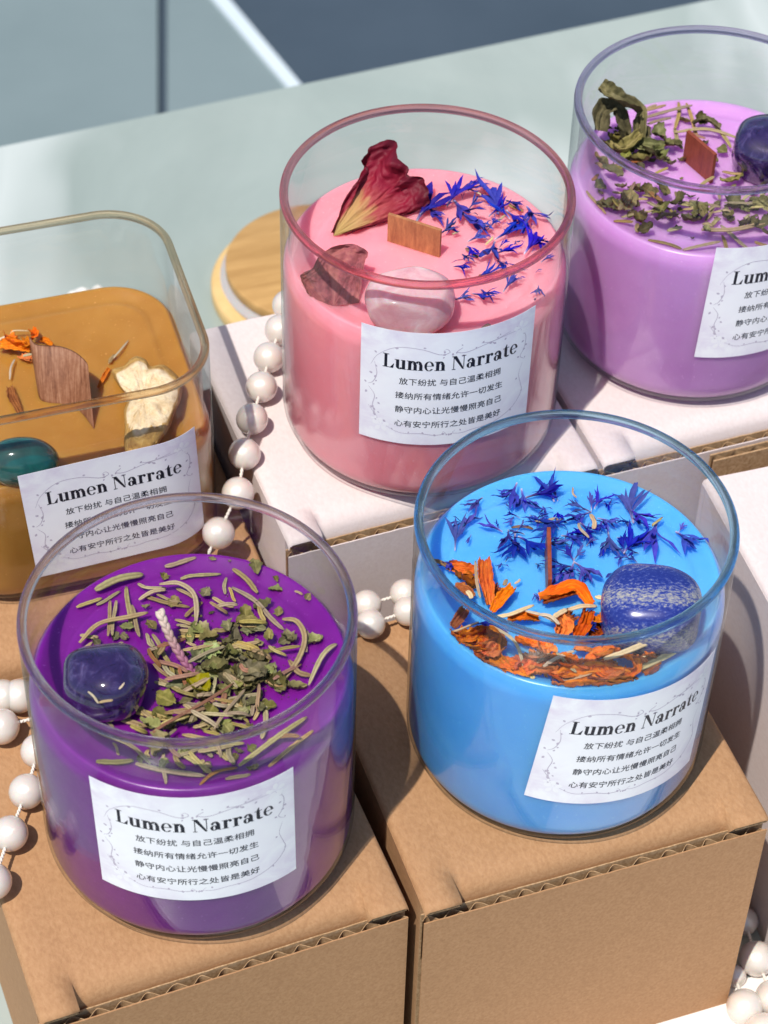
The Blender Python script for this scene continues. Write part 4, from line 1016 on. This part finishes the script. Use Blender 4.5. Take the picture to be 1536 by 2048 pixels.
stone((820, 608), z, (.0136, .0118, .0094), R(12), QUARTZ, 'translucent rose quartz stone on the pink candle', e=.9, flat=.74, seed=8, lump=.09, name='rose_quartz')
board((776, 480), (880, 513), .0105, .0011, z, WICK, 0, C['pink'])
for i, (p, wd) in enumerate([(p5((1010,1140),(1050,1125),(1070,1150)), 6), (p5((630,1180),(710,1160)), 5), (p5((1000,890),(1060,875)), 5), (p5((1140,540),(1210,585)), 6), (p5((940,760),(1000,805)), 7)]):
    needle(p, z, wd, NEEDLE_B, 'tiny brown flower stalk on the pink candle', 'flower stalks on the pink candle', (.0003, .0003), name='flower_stalk', cat='dried stalk', ppm=PP, seed=i)
for i, (p, wd) in enumerate([(p5((870,690),(910,680)), 4), (p5((1040,745),(1070,700)), 4), (p5((1090,630),(1130,600)), 4), (p5((980,480),(1010,505)), 4)]):
    needle(p, z, wd, STRAW, 'tiny pale flower thread among the cornflowers on the pink candle', 'pale flower threads on the pink candle', (.0012, .0018), name='flower_thread', cat='dried stalk', ppm=PP, seed=i)

# ---- lilac candle
CUR = C['lilac']; z = WZ['lilac'] - .0012; PP = 5450.
q8 = Zm(1100, 40, 3.523)
NLs = [(((650,640),(820,600)),8),(((660,690),(850,640),(1000,600)),9),(((690,730),(850,690)),8),(((900,560),(890,760)),9),(((960,590),(1060,890)),9),(((1140,690),(1270,900)),9),(((880,790),(1100,770),(1320,830)),9),(((870,760),(930,910)),9),(((1050,1170),(1155,1105)),8),(((250,1200),(330,1390)),7),
 (((510,1390),(740,1340)),7),(((590,1270),(690,1260)),6),(((1200,1450),(1400,1610)),9),(((930,1640),(1200,1560)),8),(((1210,1520),(1260,1630)),8),(((680,1570),(930,1610)),8),(((430,1430),(590,1420)),8),(((830,1490),(940,1450)),10),(((1100,1420),(1160,1290)),8),(((980,1270),(1200,1320)),8),(((1440,1560),(1540,1600)),8),(((730,1090),(830,1040)),7),(((440,1210),(560,1230)),7),(((1230,1290),(1536,1290)),7),(((680,620),(750,600)),7)]
for i, (p, wd) in enumerate(NLs):
    r_ = random.Random(i); l = r_.uniform(.0003, .0022)
    needle(q8(*p), z, wd * .8, NEEDLE, 'dry brown rosemary needle among the herbs on the pale lilac candle', 'rosemary needles on the lilac candle', (l, r_.uniform(.0003, .003)), ppm=PP, seed=i)
rh = random.Random(8)
for i in range(44):
    a, b = (rh.gauss(620, 190), rh.gauss(930, 110)) if i % 3 == 0 else (rh.uniform(330, 1530), 1270 + rh.gauss(60, 110)); an = rh.uniform(0, 6.28); L = rh.uniform(30, 95)
    if not inside(q8((a, b), (a + 2 * L * math.cos(an), b + 2 * L * math.sin(an) * .6)), z): continue
    needle(q8((a, b), (a + L * math.cos(an) + rh.uniform(-14, 14), b + L * math.sin(an) * .6 + rh.uniform(-14, 14)), (a + 2 * L * math.cos(an), b + 2 * L * math.sin(an) * .6)), z, rh.uniform(5, 8), NEEDLE if i % 3 else NEEDLE_B, 'dry brown rosemary needle among the herbs on the pale lilac candle', 'rosemary needles on the lilac candle', (rh.uniform(.0003, .004), rh.uniform(.0003, .003)), ppm=PP, seed=300 + i)
for i in range(16):
    a, b = (rh.gauss(640, 130), rh.gauss(900, 70)) if i % 2 else (rh.uniform(380, 1520), 1330 + rh.gauss(0, 70)); an = rh.uniform(0, 6.28); L = rh.uniform(50, 90)
    if not inside(q8((a - L * math.cos(an), b - L * .6 * math.sin(an)), (a + L * math.cos(an), b + L * .6 * math.sin(an))), z, .039): continue
    petal(q8((a - L * math.cos(an), b - L * .6 * math.sin(an)), (a, b - 20), (a + L * math.cos(an), b + L * .6 * math.sin(an))), z, rh.uniform(14, 24), (HERB, HERB_D)[i % 2], 'crumpled olive leaf heaped on the pale lilac candle', 'crumpled leaves on the lilac candle', [rh.uniform(.001, .004), rh.uniform(.002, .007), rh.uniform(.001, .004)], seed=60 + i, name='dried_leaf', cat='dried leaf', ppm=PP, twist=1.0)
needle(q8((1060,1480),(1300,1470),(1540,1425)), z, 9, NEEDLE_B, 'twisted brown stem in front on the pale lilac candle', None, (.001, .001), name='herb_stalk', cat='dried stalk', ppm=PP)
LLl = 'crumpled olive leaf heaped on the pale lilac candle'; LG = 'crumpled leaves on the lilac candle'
petal(q8((350,470),(420,520),(520,580),(620,640),(640,840)), z, 34, HERB, LLl, LG, [.022, .020, .016, .010, .003], seed=1, name='dried_leaf', cat='dried leaf', ppm=PP)
petal(q8((350,780),(370,660),(440,630),(500,760),(520,860)), z, 36, HERB_D, LLl, LG, [.008, .013, .013, .008, .003], seed=2, name='dried_leaf', cat='dried leaf', ppm=PP)
petal(q8((400,860),(520,900),(640,800)), z, 30, HERB, LLl, LG, [.003, .006, .008], seed=3, name='dried_leaf', cat='dried leaf', ppm=PP)
petal(q8((540,880),(680,890),(800,900)), z, 24, HERB_G, LLl, LG, [.004, .006, .005], seed=4, name='dried_leaf', cat='dried leaf', ppm=PP)
petal(q8((1010,730),(1090,700),(1200,760)), z, 18, HERB_D, LLl, LG, [.003, .005, .003], seed=5, name='dried_leaf', cat='dried leaf', ppm=PP)
for i, (p, L) in enumerate([((440,840),44),((560,840),50),((660,820),46),((760,800),50),((820,870),34),((480,930),40),((620,1000),60),((760,980),50),((830,1010),44),((660,930),44),((720,900),40),((540,960),36),((940,720),34),((1060,720),44),((1150,980),40),((1220,930),30),((900,860),22),((360,1010),40),((440,1080),50),
  ((420,1330),44),((540,1300),60),((640,1420),46),((670,1470),44),((790,1360),56),((760,1290),40),((900,1300),56),((990,1420),50),((1040,1330),46),((1280,1140),56),((1290,1320),64),((1250,1400),50),((1370,1340),44),((1480,1290),44),((1500,1450),50),((1380,1450),36),((1100,1480),26),((620,1210),40),((700,1210),44),((1000,1540),12),((930,1120),12),((500,1180),30),((340,1180),36),((400,760),36),((1100,870),20)]):
    r_ = random.Random(i * 3 + 1)
    flake(q8(p)[0], z, L * .82, [HERB, HERB_D, HERB_D, HERB_G][i % 4], LLl, LG, wr=r_.uniform(.45, .85), lift=r_.uniform(0, .003) + (.003 if 300 < p[0] < 900 and p[1] < 1000 else 0), tilt=.6, seed=i, ppm=PP, curl=1.4)
board((1368, 318), (1423, 366), .0115, .0012, z, WICK_R, 0, C['lilac'])
rh = random.Random(77)
for i in range(44):
    u = rh.random(); a = 340 + 1180 * u; b = 1250 + 170 * math.sin(u * 3.0) * .8 + rh.gauss(0, 80)
    if i % 3 == 0: a, b = rh.gauss(600, 150), rh.gauss(900, 90)
    if not inside(q8((a, b)), z): continue
    flake(q8((a, b))[0], z, rh.uniform(10, 30), [HERB, HERB_D, HERB_D][i % 3], LLl, LG, wr=rh.uniform(.4, .8), lift=rh.uniform(0, .0015), tilt=.6, seed=500 + i, ppm=PP, curl=1.4)
stone((1552, 306), z, (.0145, .0125, .0105), R(-15), AMETH, 'polished dark violet stone on the pale lilac candle', e=.85, seed=11, lump=.12)

# ---- amber candle
CUR = C['amber']; z = WZ['amber'] - .0012; PP = 6000.
c7 = Zm(0, 400, 2.743); c8 = Zm(0, 560, 6.02)
for i, (p, wd, h) in enumerate([(c8((0,810),(130,790),(360,850)),26,.003), (c8((90,660),(150,730),(260,790)),24,.004), (c8((240,930),(330,960),(380,990)),20,.001), (c8((380,600),(420,650),(400,710)),16,.004), (c8((480,740),(540,740),(620,800)),14,.001), (c8((120,1290),(150,1420),(270,1660)),17,.0012), (c8((1310,1060),(1250,1170),(1180,1300)),9,.001), (c8((300,700),(340,760),(300,830)),16,.004)]):
    petal(p, z, wd, MARI if i != 5 else MARI_D, 'orange marigold petal scrap on the amber square candle', 'marigold petals on the amber candle', [h * .5, h, h * .4], seed=i, ppm=PP)
for i, (p, wd, l) in enumerate([(c8((180,950),(130,1070),(110,1200)),4,1), (c8((110,640),(180,605),(340,620)),4,2), (c7((700,770),(650,840),(590,900)),4,.3), (c7((600,890),(630,850)),8,.6), (c8((270,905),(385,900)),6,4), (c8((0,720),(80,680)),5,1)]):
    needle(p, z, wd, STRAW if i != 3 else NEEDLE_B, 'thin pale flower thread on the amber square candle', 'flower threads on the amber candle', (l * .001, l * .001), name='flower_thread', cat='dried stalk', ppm=PP, seed=i)
# curved veneer wick: a thin bent plate between its outline's edges
topc = catmull([at(a, b, z + c) for a, b, c in ((58, 676, .0150), (68, 690, .0140), (86, 694, .0140), (120, 696, .0140), (150, 708, .0140), (172, 728, .0135), (176, 745, .013))], 26)
botc = catmull([at(a, b, z + c) for a, b, c in ((74, 775, -.0015), (80, 803, -.001), (95, 814, -.0015), (125, 820, -.002), (150, 826, -.002), (172, 846, -.0015), (189, 868, -.0012))], 26)
vs, uv = [], []
for s_ in (0, 1):
    for i in range(26):
        for j in range(8):
            p = topc[i].lerp(botc[i], j / 7); p = p + Vector((.15, .9, .1)) * .0008 * s_ + Vector((0, -1, 0)) * .0016 * math.sin(math.pi * j / 7) * math.sin(math.pi * i / 25); vs.append(p); uv.append((i / 25, j / 7))
fs = []
for i in range(25):
    for j in range(7):
        a = i * 8 + j; fs += [(a, a + 1, a + 9, a + 8), (208 + a, 208 + a + 8, 208 + a + 9, 208 + a + 1)]
rg = [i * 8 for i in range(26)] + [25 * 8 + j for j in range(1, 8)] + [i * 8 + 7 for i in range(24, -1, -1)] + [j for j in range(6, 0, -1)]
fs += [(a, b, 208 + b, 208 + a) for a, b in zip(rg, rg[1:] + rg[:1])]
obj('wick', mesh('wick', in_candle('amber', vs), fs, VENEER, uv), C['amber'])
# ginger slice
out = [(232,760),(228,742),(250,735),(262,722),(275,716),(292,724),(300,736),(325,733),(350,752),(361,770),(358,800),(345,828),(338,850),(318,880),(300,896),(275,908),(256,906),(250,880),(252,850),(250,820),(258,795),(245,780)]
cx = sum(p[0] for p in out) / len(out); cyy = sum(p[1] for p in out) / len(out); vs, uv = [], []; n = len(out)
rings = [(1.0, .0, 0), (1.05, .0028, .05), (1.0, .0058, .3), (.90, .0074, .6), (.75, .0080, .9), (.6, .0083, 1), (.45, .0084, 1), (.3, .0085, 1), (.15, .0085, 1), (.02, .0084, 1)]
zt = lambda py: .0004 + max(0, (830 - py)) * .000036
P2 = catmull([Vector((a, b, 0)) for a, b in out + out[:1]], 89)[:-1]; n = 88
for k, (s_, h, uu) in enumerate(rings):
    for i, q in enumerate(P2):
        X, Y = cx + (q.x - cx) * s_, cyy + (q.y - cyy) * s_
        hh = (h + zt(Y) + .0016 * noise.noise(Vector((X * .05, Y * .05, k * .2))) + .0009 * noise.noise(Vector((X * .13, Y * .13, k * .4)))) if k else 0
        p = at(X, Y, z + hh); vs.append(p); uv.append((min(1, max(0, uu + .35 * noise.noise(Vector((X * .04, Y * .04, 2))) - (.5 if Y > 850 else 0))), 0))
fs = [(k * n + i, k * n + (i + 1) % n, (k + 1) * n + (i + 1) % n, (k + 1) * n + i) for k in range(len(rings) - 1) for i in range(n)] + [tuple((len(rings) - 1) * n + i for i in range(n)), tuple(range(n))[::-1]]
world_thing('ginger_slice', vs, fs, GINGER, 'dried pale ginger slice on the amber square candle', 'ginger slice', None, uv)
stone((42, 926), z, (.0116, .0070, .0082), R(8), AGATE, 'dark green oval stone at the near glass of the amber square candle', e=.98, seed=4, lump=.03)

CUR = None
# ------------------------------------------------------------------ pearls
def bead_mesh():
    vs = []; nu, nv = 32, 20
    for j in range(nv + 1):
        ph = -math.pi / 2 + math.pi * j / nv
        for i in range(nu):
            a = 2 * math.pi * i / nu; v = Vector((math.cos(ph) * math.cos(a), math.cos(ph) * math.sin(a), math.sin(ph)))
            vs.append(v * (1 + .012 * noise.noise(v * 1.5)))
    return mesh('pearl', vs, [(j * nu + i, j * nu + (i + 1) % nu, (j + 1) * nu + (i + 1) % nu, (j + 1) * nu + i) for j in range(nv) for i in range(nu)], PEARL)
BEAD = bead_mesh()
def strand(label, beads, links):
    """beads: (px, py, height of centre, radius); links: index chains threaded by the cord"""
    P = [at(a, b, c) for a, b, c, r_ in beads]; o0 = Vector((P[0].x, P[0].y, min(p.z for p in P) - .005))
    t = thing('pearl_strand', label, 'pearl strand', o0, 0, 'pearl strands')
    for i, (p, q) in enumerate(zip(P, beads)):
        b = obj('pearl', BEAD, t, p - o0); b.scale = (q[3],) * 3; b.rotation_euler = (i * 1.3, i * .7, i * 2.1)
    mb = MB()
    for ch in links:
        pts = [(P[i] if isinstance(i, int) else at(*i)) - o0 for i in ch]
        for u, v in zip(pts, pts[1:]):
            mb.tube([u.lerp(v, k / 10) for k in range(11)], .00042, 6)
            for k in range(14):
                pass
            ax = (v - u).normalized(); s_ = ax.cross(Vector((0, 0, 1))).normalized(); s3 = s_.cross(ax); L = (v - u).length
            for h in (0, math.pi):
                mb.tube([u.lerp(v, k / 40) + (s_ * math.cos(k / 40 * L * 2600 + h) + s3 * math.sin(k / 40 * L * 2600 + h)) * .00028 for k in range(41)], .00033, 5)
    obj('cord', mb.mesh('cord', CORD), t)
r = .0053; k = KH + .0012 + r; wz = WH + .0008 + r
strand('pearl strand running down over the white box edge beside the pink candle',
       [(575, 610, wz, r), (560, 660, wz, r), (538, 715, wz, r), (523, 774, wz, r), (504, 838, wz, r), (489, 908, wz - .0022, r), (476, 986, wz - .007, r), (437, 1066, KH + .0160, r)],
       [[0, 1, 2, 3, 4, 5, 6, 7, (419, 1102, KH + .013), (416, 1125, KH + .008)]])
strand('pearl strand curling round the left foot of the deep purple candle',
       [(38, 1392, k, r), (7, 1393, k, r), (3, 1453, k, r * 1.04), (76, 1502, k, r), (53, 1583, k, r), (20, 1667, k, r), (-13, 1763, k, r)],
       [[0, 1], [2, (70, 1436, k)], [3, 4, 5, 6], [3, (92, 1440, k)]])
rm = .0048; km = KH + .0012 + rm
strand('pair of pearl rows between the deep purple and blue candles',
       [(734, 1209, km, rm), (741, 1248, km, rm), (809, 1187, km, rm), (816, 1222, km, rm), (668, 1272, km, rm)], [[0, 2], [4, 1, 3]])
rb = .0060
strand('heap of pearls on the table at the right of the blue candle box',
       [(1489, 1842, rb, .0048), (1513, 1917, rb + .001, rb), (1470, 1952, .0040, .0038), (1489, 2014, rb, rb), (1546, 1996, rb, rb), (1526, 2062, rb, rb), (1560, 1930, .0045, .0045)],
       [[0, 1, 4], [2, 3], [3, 5]])

# ------------------------------------------------------------------ bamboo lid lying upside down, and a scrap of white gauze
lc = at(421, 575, .005); lx, ly = lc.x + .0462, lc.y + .004
lid = thing('bamboo_lid', 'round bamboo jar lid with pale seal lying upside down behind the pink candle', 'jar lid', (lx, ly, .0003), R(20))
def disc(rad, z0, z1, rd, n=96):
    prof = [(rad - rd, z0), (rad - rd * .3, z0 + rd * .3), (rad, z0 + rd), (rad, z1 - rd), (rad - rd * .3, z1 - rd * .3), (rad - rd, z1)]
    vs = [(r_ * math.cos(2 * math.pi * i / n), r_ * math.sin(2 * math.pi * i / n), zz) for r_, zz in prof for i in range(n)]
    return vs, [(q * n + i, q * n + (i + 1) % n, (q + 1) * n + (i + 1) % n, (q + 1) * n + i) for q in range(5) for i in range(n)] + [tuple(range(n))[::-1], tuple(5 * n + i for i in range(n))]
vs, fs = disc(.0462, 0, .0085, .002); obj('lid_plate', mesh('lid_plate', vs, fs, BAMBOO_R), lid)
vs, fs = disc(.0420, .0086, .0130, .0022); obj('seal_ring', mesh('seal_ring', vs, fs, plain('silicone', (.40, .38, .37), .4, Subsurface_Weight=.3, Subsurface_Scale=.004)), lid)
vs, fs = disc(.0395, .0131, .0185, .0008); obj('plug', mesh('plug', vs, fs, BAMBOO), lid)
gz = at(185, 612, .004); vs = []; n = 40; mrow = 12
for j in range(mrow + 1):
    for i in range(n):
        a = 2 * math.pi * i / n; f = j / mrow; rr = (1 - f) * .017 * (1 + .35 * noise.noise(Vector((math.cos(a) * 1.4, math.sin(a) * 1.4, 3))))
        vs.append((gz.x + rr * math.cos(a) * 1.2, gz.y + rr * math.sin(a) * .8, .0002 + .011 * math.sin(f * 1.5) * (1 + .5 * noise.noise(Vector((math.cos(a) * 2, math.sin(a) * 2, f * 3))))))
fs = [(j * n + i, j * n + (i + 1) % n, (j + 1) * n + (i + 1) % n, (j + 1) * n + i) for j in range(mrow) for i in range(n)]
world_thing('gauze_scrap', vs, fs, plain('white_gauze', (.74, .72, .68), .8), 'small crumpled white gauze scrap on the table behind the amber candle', 'gauze', None)
